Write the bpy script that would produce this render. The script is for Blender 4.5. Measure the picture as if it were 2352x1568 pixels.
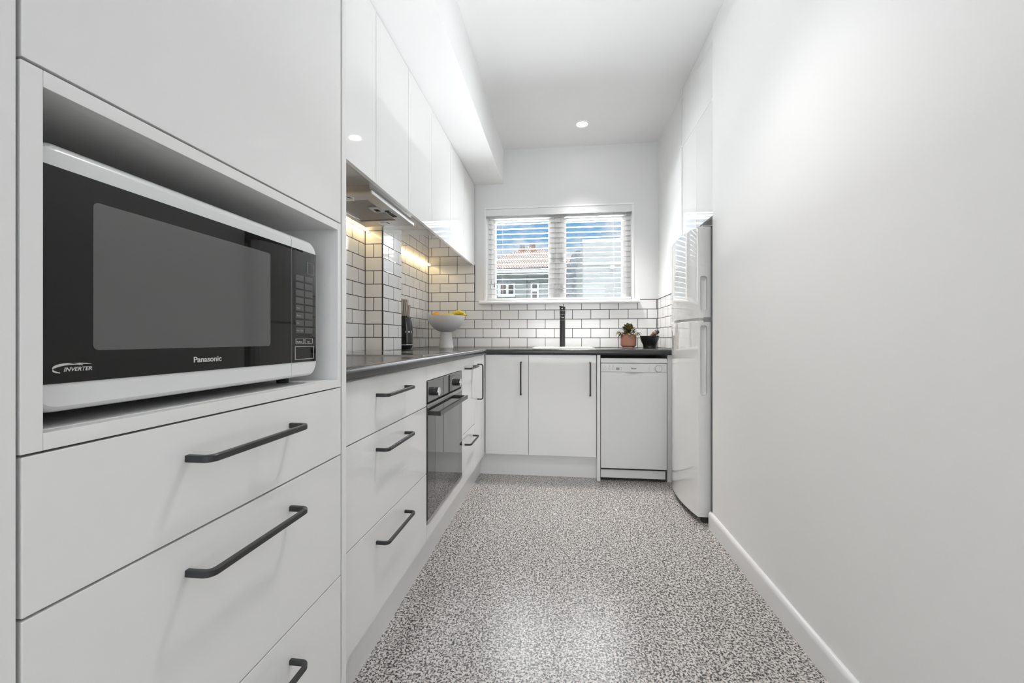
import bpy, bmesh, math, random
from mathutils import Vector, Matrix, Euler
random.seed(7)
SC = bpy.context.scene
C = SC.collection
for o in list(bpy.data.objects): bpy.data.objects.remove(o)

# ------------------------------------------------------------------ camera
cam_d = bpy.data.cameras.new('camera'); cam = bpy.data.objects.new('camera', cam_d); C.objects.link(cam)
YAW = math.atan(114/960)
cam.location = (0, 0, 0.97); cam.rotation_euler = (math.pi/2, 0, YAW)
cam_d.sensor_width = 36; cam_d.lens = 36*960/2352; cam_d.shift_y = -6/2352
cam_d.clip_start = 0.02; cam_d.clip_end = 500
SC.camera = cam

# ------------------------------------------------------------------ view
SC.view_settings.view_transform = 'Standard'
SC.view_settings.look = 'None'
SC.view_settings.gamma = 1
SC.view_settings.use_curve_mapping = False
SC.view_settings.exposure = 1.08

# ------------------------------------------------------------------ world: blue sky, white cloud, bright overhead cloud deck
W = bpy.data.worlds.new('World'); SC.world = W; W.use_nodes = True
nt = W.node_tree; nt.nodes.clear()
def wn(t, **k):
    n = nt.nodes.new(t)
    for a, b in k.items(): setattr(n, a, b)
    return n
def L(a, b, tree=None): (tree or nt).links.new(a, b)
tc = wn('ShaderNodeTexCoord')
sep = wn('ShaderNodeSeparateXYZ'); L(tc.outputs['Generated'], sep.inputs[0])
mp = wn('ShaderNodeMapping'); mp.inputs['Scale'].default_value = (1, 1, 2.6); mp.inputs['Location'].default_value = (0.31, 0.12, 0.05)
L(tc.outputs['Generated'], mp.inputs[0])
no = wn('ShaderNodeTexNoise'); no.inputs['Scale'].default_value = 5.5; no.inputs['Detail'].default_value = 9; no.inputs['Roughness'].default_value = 0.6
L(mp.outputs[0], no.inputs[0])
cr = wn('ShaderNodeValToRGB'); cr.color_ramp.elements[0].position = 0.46; cr.color_ramp.elements[1].position = 0.60
L(no.outputs['Fac'], cr.inputs[0])
low = wn('ShaderNodeMapRange'); low.inputs[1].default_value = 0.16; low.inputs[2].default_value = 0.23; low.inputs[3].default_value = 0.55; low.inputs[4].default_value = 0.0
L(sep.outputs[2], low.inputs[0])
ad = wn('ShaderNodeMath', operation='ADD', use_clamp=True); L(cr.outputs[0], ad.inputs[0]); L(low.outputs[0], ad.inputs[1])
bl = wn('ShaderNodeValToRGB')
bl.color_ramp.elements[0].position = 0.12; bl.color_ramp.elements[0].color = (0.20, 0.50, 0.74, 1)
bl.color_ramp.elements[1].position = 0.34; bl.color_ramp.elements[1].color = (0.070, 0.29, 0.65, 1)
L(sep.outputs[2], bl.inputs[0])
mx = wn('ShaderNodeMix', data_type='RGBA'); L(ad.outputs[0], mx.inputs[0]); L(bl.outputs[0], mx.inputs[6]); mx.inputs[7].default_value = (0.78, 0.80, 0.84, 1)
hi = wn('ShaderNodeMapRange'); hi.inputs[1].default_value = 0.38; hi.inputs[2].default_value = 0.60
L(sep.outputs[2], hi.inputs[0])
mx2 = wn('ShaderNodeMix', data_type='RGBA'); L(hi.outputs[0], mx2.inputs[0]); L(mx.outputs[2], mx2.inputs[6]); mx2.inputs[7].default_value = (1.7, 1.7, 1.7, 1)
bg = wn('ShaderNodeBackground'); L(mx2.outputs[2], bg.inputs[0]); bg.inputs[1].default_value = 0.48
wo = wn('ShaderNodeOutputWorld'); L(bg.outputs[0], wo.inputs[0])

# ------------------------------------------------------------------ lights
def area(name, loc, rot, sx, sy, power, col=(1, 1, 1), spread=math.pi):
    d = bpy.data.lights.new(name, 'AREA'); d.shape = 'RECTANGLE'; d.size = sx; d.size_y = sy
    d.energy = power; d.color = col; d.spread = spread
    o = bpy.data.objects.new(name, d); C.objects.link(o); o.location = loc; o.rotation_euler = rot
    return o
sd = bpy.data.lights.new('sun', 'SUN'); sd.energy = 0.9; sd.angle = 0.01; sd.color = (1, 0.97, 0.93)
sun = bpy.data.objects.new('sun', sd); C.objects.link(sun)
sun.rotation_euler = Vector((0.35, 0.75, -0.75)).to_track_quat('-Z', 'Y').to_euler()   # sun behind the building, lighting the houses opposite
# added fill lamp standing in for daylight from the unseen living room
area('living_room_fill', (0.3, -3.55, 1.45), (math.radians(97), 0, 0), 2.9, 2.0, 27, (0.975, 0.985, 1.0))
# daylight of the open sky above, entering the kitchen window
area('kitchen_window_daylight', (-0.03, 4.7, 3.35), Vector((0, -1.15, -1.35)).to_track_quat('-Z', 'Y').to_euler(), 2.4, 1.4, 130, (0.97, 0.99, 1.0))
# added fill lamp, hidden below the window sightline, to brighten the ceiling
area('kitchen_ceiling_fill', (-0.03, 6.6, 0.70), Vector((0, -1.0, 0.33)).to_track_quat('-Z', 'Y').to_euler(), 4.0, 1.2, 950, (0.97, 0.985, 1.0))
def spot(name, loc, power, ang=130, size=0.11, col=(1, 0.985, 0.965)):
    d = bpy.data.lights.new(name, 'SPOT'); d.spot_size = math.radians(ang); d.spot_blend = 1.0
    d.shadow_soft_size = size; d.energy = power; d.color = col
    o = bpy.data.objects.new(name, d); C.objects.link(o); o.location = loc
    return o
spot('downlight_and_fill', (0.151, 3.149, 2.50), 80, 80)
spot('downlight_and_fill', (0.13, 1.40, 2.50), 25, 108)  # added unseen lamp without a fitting, fill over the corridor
spot('downlight_and_fill', (0.13, -1.20, 2.50), 24, 110)  # added unseen lamp without a fitting, fill behind the camera

# ------------------------------------------------------------------ materials
MATS = {}
def mat(name, col, rough=0.5, metal=0.0, spec=0.5, coat=0.0, emis=None, estr=0, trans=0, ior=None):
    m = bpy.data.materials.new(name); m.use_nodes = True
    b = m.node_tree.nodes['Principled BSDF']
    b.inputs['Base Color'].default_value = (*col, 1); b.inputs['Roughness'].default_value = rough
    b.inputs['Metallic'].default_value = metal; b.inputs['Specular IOR Level'].default_value = spec
    b.inputs['Coat Weight'].default_value = coat
    if trans: b.inputs['Transmission Weight'].default_value = trans
    if ior: b.inputs['IOR'].default_value = ior
    if emis: b.inputs['Emission Color'].default_value = (*emis, 1); b.inputs['Emission Strength'].default_value = estr
    MATS[name] = m; return m
def bump(m, scale, dist, strength=0.2, detail=3):
    t = m.node_tree; b = t.nodes['Principled BSDF']
    c = t.nodes.new('ShaderNodeTexCoord'); n = t.nodes.new('ShaderNodeTexNoise'); n.inputs['Scale'].default_value = scale; n.inputs['Detail'].default_value = detail
    u = t.nodes.new('ShaderNodeBump'); u.inputs['Strength'].default_value = strength; u.inputs['Distance'].default_value = dist
    L(c.outputs['Object'], n.inputs[0], t); L(n.outputs['Fac'], u.inputs['Height'], t); L(u.outputs[0], b.inputs['Normal'], t)
    return m
def mottled(name, c1, c2, scale, rough=0.5, metal=0, spec=0.5, p0=0.4, p1=0.6, detail=4):
    m = mat(name, c1, rough, metal, spec); t = m.node_tree; b = t.nodes['Principled BSDF']
    c = t.nodes.new('ShaderNodeTexCoord'); n = t.nodes.new('ShaderNodeTexNoise'); n.inputs['Scale'].default_value = scale; n.inputs['Detail'].default_value = detail
    r = t.nodes.new('ShaderNodeValToRGB'); r.color_ramp.elements[0].position = p0; r.color_ramp.elements[1].position = p1
    r.color_ramp.elements[0].color = (*c1, 1); r.color_ramp.elements[1].color = (*c2, 1)
    L(c.outputs['Object'], n.inputs[0], t); L(n.outputs['Fac'], r.inputs[0], t); L(r.outputs[0], b.inputs['Base Color'], t)
    return m

paint = bump(mat('wall_paint', (0.86, 0.86, 0.855), 0.55, spec=0.3), 3.0, 0.004, 0.25)
ceilp = mat('ceiling_paint', (0.92, 0.92, 0.92), 0.8, spec=0.2)
trimw = mat('trim_gloss_white', (0.82, 0.82, 0.82), 0.22)
gloss = mat('cabinet_gloss_white', (0.82, 0.82, 0.815), 0.045, spec=0.55)
under = mat('cabinet_gloss_shaded', (0.36, 0.36, 0.355), 0.02, spec=1.0, coat=1.0)  # white gloss with the underside shade put into a darker base colour
carc = mat('cabinet_satin_white', (0.82, 0.82, 0.815), 0.30)
black = mat('handle_matt_black', (0.028, 0.029, 0.030), 0.38)
dark = mat('shadow_gap_black', (0.012, 0.012, 0.012), 0.7, spec=0.2)
appw = mat('appliance_white', (0.74, 0.75, 0.75), 0.22)
fridgew = mat('fridge_gloss_white', (0.80, 0.80, 0.79), 0.03, spec=0.6, coat=0.6)
greyp = mat('grey_plastic', (0.30, 0.31, 0.32), 0.4)
lgreyp = mat('light_grey_plastic', (0.58, 0.58, 0.58), 0.4)
bglass = mat('black_glass', (0.008, 0.008, 0.008), 0.02, spec=0.34)
hobglass = mat('hob_glass', (0.010, 0.010, 0.011), 0.02, spec=0.6)
ovglass = mat('oven_glass', (0.030, 0.030, 0.030), 0.02, spec=0.9, coat=0.4)
ovwin = mat('oven_window', (0.10, 0.10, 0.10), 0.02, spec=0.9, coat=0.4)
mwwin = mat('microwave_window_mesh', (0.115, 0.115, 0.115), 0.08, spec=0.4)
steel = bump(mat('brushed_steel', (0.50, 0.49, 0.48), 0.28, metal=1.0), 300, 0.0004, 0.15)
chrome = mat('chrome', (0.82, 0.82, 0.82), 0.10, metal=1.0)
wtop = mottled('worktop_charcoal', (0.030, 0.030, 0.031), (0.036, 0.036, 0.037), 200, 0.20, p0=0.35, p1=0.7)
grout = mat('grout_charcoal', (0.035, 0.035, 0.036), 0.8)
ceram = mat('ceramic_white', (0.82, 0.82, 0.81), 0.12)
bowlm = mat('stoneware_white', (0.70, 0.70, 0.69), 0.35)
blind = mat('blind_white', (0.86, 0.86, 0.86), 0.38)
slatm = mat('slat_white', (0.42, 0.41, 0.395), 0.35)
cordm = mat('cord_white', (0.62, 0.61, 0.60), 0.8)
framew = mat('window_frame_white', (0.94, 0.94, 0.94), 0.35)
ledm = mat('led_warm', (1, 0.9, 0.7), 0.5, emis=(1.0, 0.74, 0.36), estr=7.6)
ledp = mat('downlight_glow', (1, 1, 1), 0.5, emis=(1, 0.99, 0.97), estr=9)
orange = bump(mat('orange_skin', (0.95, 0.42, 0.01), 0.45), 160, 0.0015, 0.4)
terra = bump(mat('terracotta_pot', (0.56, 0.27, 0.19), 0.7), 60, 0.001, 0.2)
terrad = mat('terracotta_dark_band', (0.34, 0.13, 0.08), 0.7)
cream = mat('cream_base', (0.74, 0.68, 0.52), 0.6)
soil = mat('potting_soil', (0.03, 0.022, 0.015), 0.95)
blackg = mottled('granite_black', (0.007, 0.007, 0.007), (0.16, 0.16, 0.14), 170, 0.3, p0=0.60, p1=0.74)
blackk = mat('knife_block_black', (0.006, 0.006, 0.006), 0.06, spec=0.7)
woodm = mottled('pestle_wood', (0.09, 0.04, 0.022), (0.22, 0.11, 0.06), 30, 0.35)
white_ink = mat('white_print', (0.72, 0.72, 0.72), 0.5)
silver_ink = mat('silver_print', (0.62, 0.62, 0.62), 0.35, metal=0.3)
dark_ink = mat('dark_print', (0.06, 0.06, 0.065), 0.5)
red_ink = mat('red_print', (0.55, 0.10, 0.08), 0.5)
grey_ink = mat('grey_print', (0.38, 0.38, 0.38), 0.6)
button_m = mat('button_dark_grey', (0.07, 0.07, 0.07), 0.35)
rubber = mat('dark_rubber', (0.03, 0.03, 0.032), 0.7)
render_w = mat('exterior_render_white', (0.45, 0.475, 0.485), 0.9)
render_b = mat('exterior_render_grey', (0.38, 0.415, 0.425), 0.9)
ext_dark = mat('exterior_eave_shadow', (0.06, 0.065, 0.08), 0.7)
ext_glass = mottled('exterior_window_glass', (0.05, 0.07, 0.08), (0.15, 0.12, 0.10), 2.0, 0.1)
ext_white = mat('exterior_frame_white', (0.80, 0.83, 0.85), 0.6)
brick = mottled('chimney_brick', (0.42, 0.19, 0.11), (0.55, 0.32, 0.22), 9, 0.9)
slate = mottled('slate_grey', (0.16, 0.20, 0.24), (0.30, 0.34, 0.38), 6, 0.8)
grass = mottled('ground_grass', (0.05, 0.09, 0.03), (0.12, 0.15, 0.07), 1.5, 0.95)

# bananas: yellow with green tips
ban = mottled('banana_skin', (0.86, 0.60, 0.03), (0.62, 0.60, 0.05), 12, 0.45, p0=0.45, p1=0.75)
banend = mat('banana_stem', (0.16, 0.11, 0.03), 0.7)
leafm = mottled('leaf_variegated', (0.030, 0.034, 0.012), (0.40, 0.34, 0.16), 75, 0.4, p0=0.44, p1=0.66, detail=6)
leafm2 = mottled('leaf_olive', (0.075, 0.075, 0.022), (0.24, 0.19, 0.08), 60, 0.4, p0=0.42, p1=0.7, detail=6)

# clear glass that lets light through
glass = bpy.data.materials.new('window_glass'); glass.use_nodes = True
t = glass.node_tree; t.nodes.clear()
tr = t.nodes.new('ShaderNodeBsdfTransparent'); tr.inputs[0].default_value = (0.97, 0.98, 0.98, 1)
gl = t.nodes.new('ShaderNodeBsdfGlossy'); gl.inputs['Roughness'].default_value = 0.0
fr = t.nodes.new('ShaderNodeFresnel'); fr.inputs[0].default_value = 1.45
ms = t.nodes.new('ShaderNodeMixShader'); oo = t.nodes.new('ShaderNodeOutputMaterial')
L(fr.outputs[0], ms.inputs[0], t); L(tr.outputs[0], ms.inputs[1], t); L(gl.outputs[0], ms.inputs[2], t); L(ms.outputs[0], oo.inputs[0], t)

def tile_mat(name, axis, phase, parity=1):
    m = mat(name, (0.80, 0.79, 0.78), 0.09, spec=0.5); t = m.node_tree; b = t.nodes['Principled BSDF']
    c = t.nodes.new('ShaderNodeTexCoord'); s = t.nodes.new('ShaderNodeSeparateXYZ'); L(c.outputs['Object'], s.inputs[0], t)
    cb = t.nodes.new('ShaderNodeCombineXYZ')
    ma = t.nodes.new('ShaderNodeMath'); ma.operation = 'ADD'; ma.inputs[1].default_value = -phase + 0.1505*40
    mz = t.nodes.new('ShaderNodeMath'); mz.operation = 'ADD'; mz.inputs[1].default_value = -0.9 + 0.078*(20 + parity)
    L(s.outputs[axis], ma.inputs[0], t); L(s.outputs[2], mz.inputs[0], t)
    L(ma.outputs[0], cb.inputs[0], t); L(mz.outputs[0], cb.inputs[1], t)
    k = t.nodes.new('ShaderNodeTexBrick'); k.offset = 0.5; k.offset_frequency = 2; k.squash = 1
    k.inputs['Scale'].default_value = 1; k.inputs['Mortar Size'].default_value = 0.0021; k.inputs['Mortar Smooth'].default_value = 0.0
    k.inputs['Brick Width'].default_value = 0.1505; k.inputs['Row Height'].default_value = 0.078; k.inputs['Bias'].default_value = 0
    k.inputs['Color1'].default_value = (0.91, 0.905, 0.895, 1); k.inputs['Color2'].default_value = (0.88, 0.875, 0.87, 1); k.inputs['Mortar'].default_value = (0.035, 0.035, 0.036, 1)
    L(cb.outputs[0], k.inputs[0], t); L(k.outputs['Color'], b.inputs['Base Color'], t)
    k2 = t.nodes.new('ShaderNodeTexBrick'); k2.offset = 0.5; k2.offset_frequency = 2; k2.squash = 1
    for a in ('Scale', 'Brick Width', 'Row Height', 'Bias'): k2.inputs[a].default_value = k.inputs[a].default_value
    k2.inputs['Mortar Size'].default_value = 0.0042; k2.inputs['Mortar Smooth'].default_value = 1.0
    L(cb.outputs[0], k2.inputs[0], t)
    u = t.nodes.new('ShaderNodeBump'); u.invert = True; u.inputs['Strength'].default_value = 0.5; u.inputs['Distance'].default_value = 0.002
    L(k2.outputs['Fac'], u.inputs['Height'], t); L(u.outputs[0], b.inputs['Normal'], t)
    rr = t.nodes.new('ShaderNodeMapRange'); rr.inputs[3].default_value = 0.09; rr.inputs[4].default_value = 0.8
    L(k.outputs['Fac'], rr.inputs[0], t); L(rr.outputs[0], b.inputs['Roughness'], t)
    return m

# speckled floor
floorm = mat('floor_speckled', (0.5, 0.5, 0.5), 0.27, spec=0.9); t = floorm.node_tree; b = t.nodes['Principled BSDF']
c = t.nodes.new('ShaderNodeTexCoord')
n1 = t.nodes.new('ShaderNodeTexNoise'); n1.inputs['Scale'].default_value = 150; n1.inputs['Detail'].default_value = 2.0; n1.inputs['Roughness'].default_value = 0.5; n1.inputs['Distortion'].default_value = 0.5
n2 = t.nodes.new('ShaderNodeTexNoise'); n2.inputs['Scale'].default_value = 70; n2.inputs['Detail'].default_value = 2
L(c.outputs['Object'], n1.inputs[0], t); L(c.outputs['Object'], n2.inputs[0], t)
r1 = t.nodes.new('ShaderNodeValToRGB'); e = r1.color_ramp.elements
e[0].position = 0.395; e[0].color = (0.036, 0.036, 0.038, 1)
e[1].position = 0.525; e[1].color = (0.62, 0.585, 0.56, 1)
q = e.new(0.460); q.color = (0.20, 0.193, 0.188, 1)
L(n1.outputs['Fac'], r1.inputs[0], t)
r2 = t.nodes.new('ShaderNodeValToRGB'); e = r2.color_ramp.elements
e[0].position = 0.36; e[0].color = (0.62, 0.61, 0.60, 1); e[1].position = 0.52; e[1].color = (1, 1, 1, 1)
L(n2.outputs['Fac'], r2.inputs[0], t)
mm = t.nodes.new('ShaderNodeMix'); mm.data_type = 'RGBA'; mm.blend_type = 'MULTIPLY'; mm.inputs[0].default_value = 1
L(r1.outputs[0], mm.inputs[6], t); L(r2.outputs[0], mm.inputs[7], t); L(mm.outputs[2], b.inputs['Base Color'], t)
n3 = t.nodes.new('ShaderNodeTexNoise'); n3.inputs['Scale'].default_value = 45; L(c.outputs['Object'], n3.inputs[0], t)
u = t.nodes.new('ShaderNodeBump'); u.inputs['Strength'].default_value = 0.10; u.inputs['Distance'].default_value = 0.004
L(n3.outputs['Fac'], u.inputs['Height'], t); L(u.outputs[0], b.inputs['Normal'], t)

# filter mesh of the range hood: perforated metal
filt = mat('hood_filter_mesh', (0.2, 0.2, 0.2), 0.4, metal=0.8); t = filt.node_tree; b = t.nodes['Principled BSDF']
c = t.nodes.new('ShaderNodeTexCoord'); v = t.nodes.new('ShaderNodeTexVoronoi'); v.inputs['Scale'].default_value = 190; v.inputs['Randomness'].default_value = 0.0
L(c.outputs['Object'], v.inputs[0], t); r = t.nodes.new('ShaderNodeValToRGB'); r.color_ramp.elements[0].position = 0.28; r.color_ramp.elements[1].position = 0.42
r.color_ramp.elements[0].color = (0.02, 0.02, 0.02, 1); r.color_ramp.elements[1].color = (0.26, 0.255, 0.25, 1)
L(v.outputs['Distance'], r.inputs[0], t); L(r.outputs[0], b.inputs['Base Color'], t)

# clay roof tiles, blown-out sunlight put into the pale tile colours
rooft = mat('roof_clay_tiles', (0.5, 0.3, 0.2), 0.9); t = rooft.node_tree; b = t.nodes['Principled BSDF']
c = t.nodes.new('ShaderNodeTexCoord'); s = t.nodes.new('ShaderNodeSeparateXYZ'); L(c.outputs['Object'], s.inputs[0], t)
cb = t.nodes.new('ShaderNodeCombineXYZ'); L(s.outputs[0], cb.inputs[0], t); L(s.outputs[2], cb.inputs[1], t)
k = t.nodes.new('ShaderNodeTexBrick'); k.inputs['Scale'].default_value = 1; k.inputs['Brick Width'].default_value = 0.12; k.inputs['Row Height'].default_value = 0.115
k.inputs['Mortar Size'].default_value = 0.026; k.inputs['Mortar Smooth'].default_value = 0.9
k.inputs['Color1'].default_value = (0.74, 0.69, 0.67, 1); k.inputs['Color2'].default_value = (0.58, 0.47, 0.43, 1); k.inputs['Mortar'].default_value = (0.16, 0.085, 0.06, 1)
L(cb.outputs[0], k.inputs[0], t); L(k.outputs['Color'], b.inputs['Base Color'], t)

# ------------------------------------------------------------------ mesh builder
ORG = {}
class MB:
    def __init__(s): s.bm = bmesh.new()
    def _add(s, bm, M=None):
        if M is not None: bm.transform(M)
        me = bpy.data.meshes.new('tmp'); bm.to_mesh(me); bm.free(); s.bm.from_mesh(me); bpy.data.meshes.remove(me)
        return s
    def box(s, x0, x1, y0, y1, z0, z1, bev=0.0, seg=2, M=None):
        bm = bmesh.new(); bmesh.ops.create_cube(bm, size=1)
        x0, x1 = min(x0, x1), max(x0, x1); y0, y1 = min(y0, y1), max(y0, y1); z0, z1 = min(z0, z1), max(z0, z1)
        bmesh.ops.scale(bm, vec=(x1-x0, y1-y0, z1-z0), verts=bm.verts)
        bmesh.ops.translate(bm, vec=((x0+x1)/2, (y0+y1)/2, (z0+z1)/2), verts=bm.verts)
        if bev > 0: bmesh.ops.bevel(bm, geom=list(bm.edges), offset=min(bev, 0.49*min(x1-x0, y1-y0, z1-z0)), segments=seg, affect='EDGES', profile=0.5)
        return s._add(bm, M)
    def lathe(s, prof, M=None, n=48, cap=True):
        bm = bmesh.new(); rings = []
        for r, z in prof:
            if r < 1e-6: rings.append([bm.verts.new((0, 0, z))])
            else: rings.append([bm.verts.new((r*math.cos(2*math.pi*i/n), r*math.sin(2*math.pi*i/n), z)) for i in range(n)])
        for a, b2 in zip(rings[:-1], rings[1:]):
            if len(a) == 1 and len(b2) == 1: continue
            for i in range(n):
                j = (i+1) % n
                if len(a) == 1: bm.faces.new((a[0], b2[j], b2[i]))
                elif len(b2) == 1: bm.faces.new((a[i], a[j], b2[0]))
                else: bm.faces.new((a[i], a[j], b2[j], b2[i]))
        if cap:
            if len(rings[0]) > 1: bm.faces.new(rings[0][::-1])
            if len(rings[-1]) > 1: bm.faces.new(rings[-1])
        bmesh.ops.recalc_face_normals(bm, faces=bm.faces)
        return s._add(bm, M)
    def cyl(s, p0, p1, r0, r1=None, n=24):
        p0, p1 = Vector(p0), Vector(p1); r1 = r0 if r1 is None else r1
        M = Matrix.Translation(p0) @ (p1-p0).to_track_quat('Z', 'Y').to_matrix().to_4x4()
        return s.lathe([(r0, 0), (r1, (p1-p0).length)], M, n)
    def prism(s, pts, h0, h1, M=None, bev=0.0):
        # polygon in local xy extruded along local z
        bm = bmesh.new()
        a = [bm.verts.new((x, y, h0)) for x, y in pts]; b2 = [bm.verts.new((x, y, h1)) for x, y in pts]
        bm.faces.new(a[::-1]); bm.faces.new(b2); n = len(pts)
        for i in range(n): bm.faces.new((a[i], a[(i+1) % n], b2[(i+1) % n], b2[i]))
        bmesh.ops.recalc_face_normals(bm, faces=bm.faces)
        if bev > 0:
            ed = [e for e in bm.edges if abs(e.verts[0].co.z-e.verts[1].co.z) < 1e-7]
            bmesh.ops.bevel(bm, geom=ed, offset=bev, segments=2, affect='EDGES', profile=0.5)
        return s._add(bm, M)
    def sweep(s, path, sec, up=(0, 0, 1), M=None, closed=False):
        # section (list of (side, up)) swept along a path
        bm = bmesh.new(); path = [Vector(p) for p in path]; rings = []; up = Vector(up)
        for i, p in enumerate(path):
            a = path[max(i-1, 0)]; b2 = path[min(i+1, len(path)-1)]; tg = (b2-a).normalized()
            side = tg.cross(up).normalized(); u2 = side.cross(tg)
            sc = sec(i) if callable(sec) else sec
            rings.append([bm.verts.new(p+side*q[0]+u2*q[1]) for q in sc])
        n = len(rings[0])
        for a, b2 in zip(rings[:-1], rings[1:]):
            for i in range(n): bm.faces.new((a[i], a[(i+1) % n], b2[(i+1) % n], b2[i]))
        bm.faces.new(rings[0][::-1]); bm.faces.new(rings[-1])
        bmesh.ops.recalc_face_normals(bm, faces=bm.faces)
        return s._add(bm, M)
    def faces(s, vs, fs, M=None):
        bm = bmesh.new(); v = [bm.verts.new(p) for p in vs]
        for f in fs: bm.faces.new([v[i] for i in f])
        bmesh.ops.recalc_face_normals(bm, faces=bm.faces)
        return s._add(bm, M)
    def build(s, name, m, parent=None, smooth=True, angle=32, label=None, kind=None, cat=None, group=None):
        me = bpy.data.meshes.new(name)
        off = ORG.get(parent, Vector((0, 0, 0))) if parent else Vector((0, 0, 0))
        if parent: bmesh.ops.translate(s.bm, vec=-off, verts=s.bm.verts)
        elif kind is None and s.bm.verts:      # top-level thing that is one mesh: origin at its base
            xs = [v.co.x for v in s.bm.verts]; ys = [v.co.y for v in s.bm.verts]; zs = [v.co.z for v in s.bm.verts]
            off = Vector(((min(xs)+max(xs))/2, (min(ys)+max(ys))/2, min(zs)))
            bmesh.ops.translate(s.bm, vec=-off, verts=s.bm.verts)
        s.bm.to_mesh(me); s.bm.free()
        if smooth:
            me.polygons.foreach_set('use_smooth', [True]*len(me.polygons)); me.set_sharp_from_angle(angle=math.radians(angle))
        ms_ = m if isinstance(m, (list, tuple)) else [m]
        for q in ms_: me.materials.append(q)
        o = bpy.data.objects.new(name, me); C.objects.link(o)
        if smooth: wm = o.modifiers.new('normals', 'WEIGHTED_NORMAL'); wm.keep_sharp = True; wm.weight = 60
        if parent: o.parent = parent; ORG[o] = ORG[parent]
        else: o.location = off; ORG[o] = off
        tag(o, label, cat, group, kind)
        return o
def tag(o, label=None, cat=None, group=None, kind=None):
    if label: o['label'] = label
    if cat: o['category'] = cat
    if group: o['group'] = group
    if kind: o['kind'] = kind
def thing(name, loc, label, cat, group=None):
    o = bpy.data.objects.new(name, None); C.objects.link(o); o.empty_display_size = 0.1
    o.location = loc; ORG[o] = Vector(loc); tag(o, label, cat, group); return o
def struct(name, mb, m, parent=None, **k):
    o = mb.build(name, m, parent, kind='structure' if not parent else None, **k); return o
def text(name, s, size, M, m, parent, ext=0.0004, bold=0.0, align='LEFT', sx=1.0, shear=0.0):
    cu = bpy.data.curves.new('t', 'FONT'); cu.body = s; cu.size = size; cu.extrude = ext; cu.offset = bold; cu.align_x = align; cu.shear = shear
    to = bpy.data.objects.new('t', cu); C.objects.link(to)
    dg = bpy.context.evaluated_depsgraph_get(); me = bpy.data.meshes.new_from_object(to.evaluated_get(dg))
    bpy.data.objects.remove(to)
    me.transform(Matrix.Diagonal((sx, 1, 1, 1))); me.transform(M); me.transform(Matrix.Translation(-ORG[parent]))
    me.name = name; me.materials.clear(); me.materials.append(m)
    o = bpy.data.objects.new(name, me); C.objects.link(o); o.parent = parent; ORG[o] = ORG[parent]; return o
def basis(o, ex, ey, ez):
    M = Matrix((ex, ey, ez)).transposed().to_4x4(); M.translation = Vector(o); return M
def face_px(x, y, z):      # local x -> +Y, local y -> +Z, normal -> +X (left-hand cabinets facing the corridor)
    return basis((x, y, z), (0, 1, 0), (0, 0, 1), (1, 0, 0))
def face_my(x, y, z):      # local x -> +X, local y -> +Z, normal -> -Y (back cabinets facing the camera)
    return basis((x, y, z), (1, 0, 0), (0, 0, 1), (0, -1, 0))
def face_mx(x, y, z):      # normal -> -X
    return basis((x, y, z), (0, -1, 0), (0, 0, 1), (-1, 0, 0))

def handle_mb(M, length, depth=0.036, h=0.010, t=0.008, r=0.012):
    # flat D-bar: local x along the bar, local z out of the door, section height along local y
    pts = [(0, 0, 0), (0, 0, depth-r)]
    for i in range(1, 7):
        a = math.pi/2*i/6; pts.append((r-r*math.cos(a), 0, depth-r+r*math.sin(a)))
    pts += [(length-p[0], 0, p[2]) for p in pts[::-1]]
    pts[0] = (0, 0, -0.001); pts[-1] = (length, 0, -0.001)
    hb = h/2; c_ = 0.0012; tb = t/2
    sec = [(-tb, -hb+c_), (-tb+c_, -hb), (tb-c_, -hb), (tb, -hb+c_), (tb, hb-c_), (tb-c_, hb), (-tb+c_, hb), (-tb, hb-c_)]
    m = MB(); m.sweep(pts, sec, up=(0, 1, 0), M=M); return m
def handle(M, length, parent, **k): return handle_mb(M, length, **k).build('handle', black, parent)

# ================================================================== SETTING
XW, XC, YB = -1.143, -1.036, 3.504          # tiled side wall, tiled column face, tiled back wall
CZ = 2.57
struct('floor', MB().box(-1.6, 2.2, -3.6, 3.75, -0.15, 0.0), floorm)
struct('ceiling', MB().box(-1.6, 2.2, -3.6, 3.75, CZ, CZ+0.2), ceilp)
struct('wall_left', MB().box(-1.35, XW-0.008, -3.6, 3.75, 0, CZ), paint)
# back wall with the window opening
wx0, wx1, wz0, wz1 = -0.642, 0.576, 1.284, 2.074
m = MB()
m.box(-1.35, wx0, YB+0.008, 3.75, 0, CZ).box(wx1, 1.5, YB+0.008, 3.75, 0, CZ).box(wx0, wx1, YB+0.008, 3.75, 0, wz0-0.02).box(wx0, wx1, YB+0.008, 3.75, wz1, CZ)
struct('wall_back', m, paint)
# right wall near the camera: solid, ends where the fridge niche begins
struct('wall_right', MB().box(0.762, 1.6, -0.35, 2.235, 0, CZ, 0.004), paint)
struct('wall_right_far', MB().box(0.78, 1.6, 2.81, YB+0.1, 0, CZ), paint)
struct('wall_niche', MB().box(1.45, 1.6, 2.2, 2.85, 0, CZ), paint)
struct('wall_right_living', MB().box(2.0, 2.2, -3.6, -0.3, 0, CZ), paint)
# boxed ceiling bulkhead over the wall cabinets
struct('trim_1', MB().box(-1.2, -0.4905, -3.5, YB+0.01, 2.285, CZ+0.01, 0.003), ceilp)
# tiled column
struct('wall_column', MB().box(XW-0.05, XC-0.008, 2.338, 2.609, 0.86, 2.0), paint)
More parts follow.
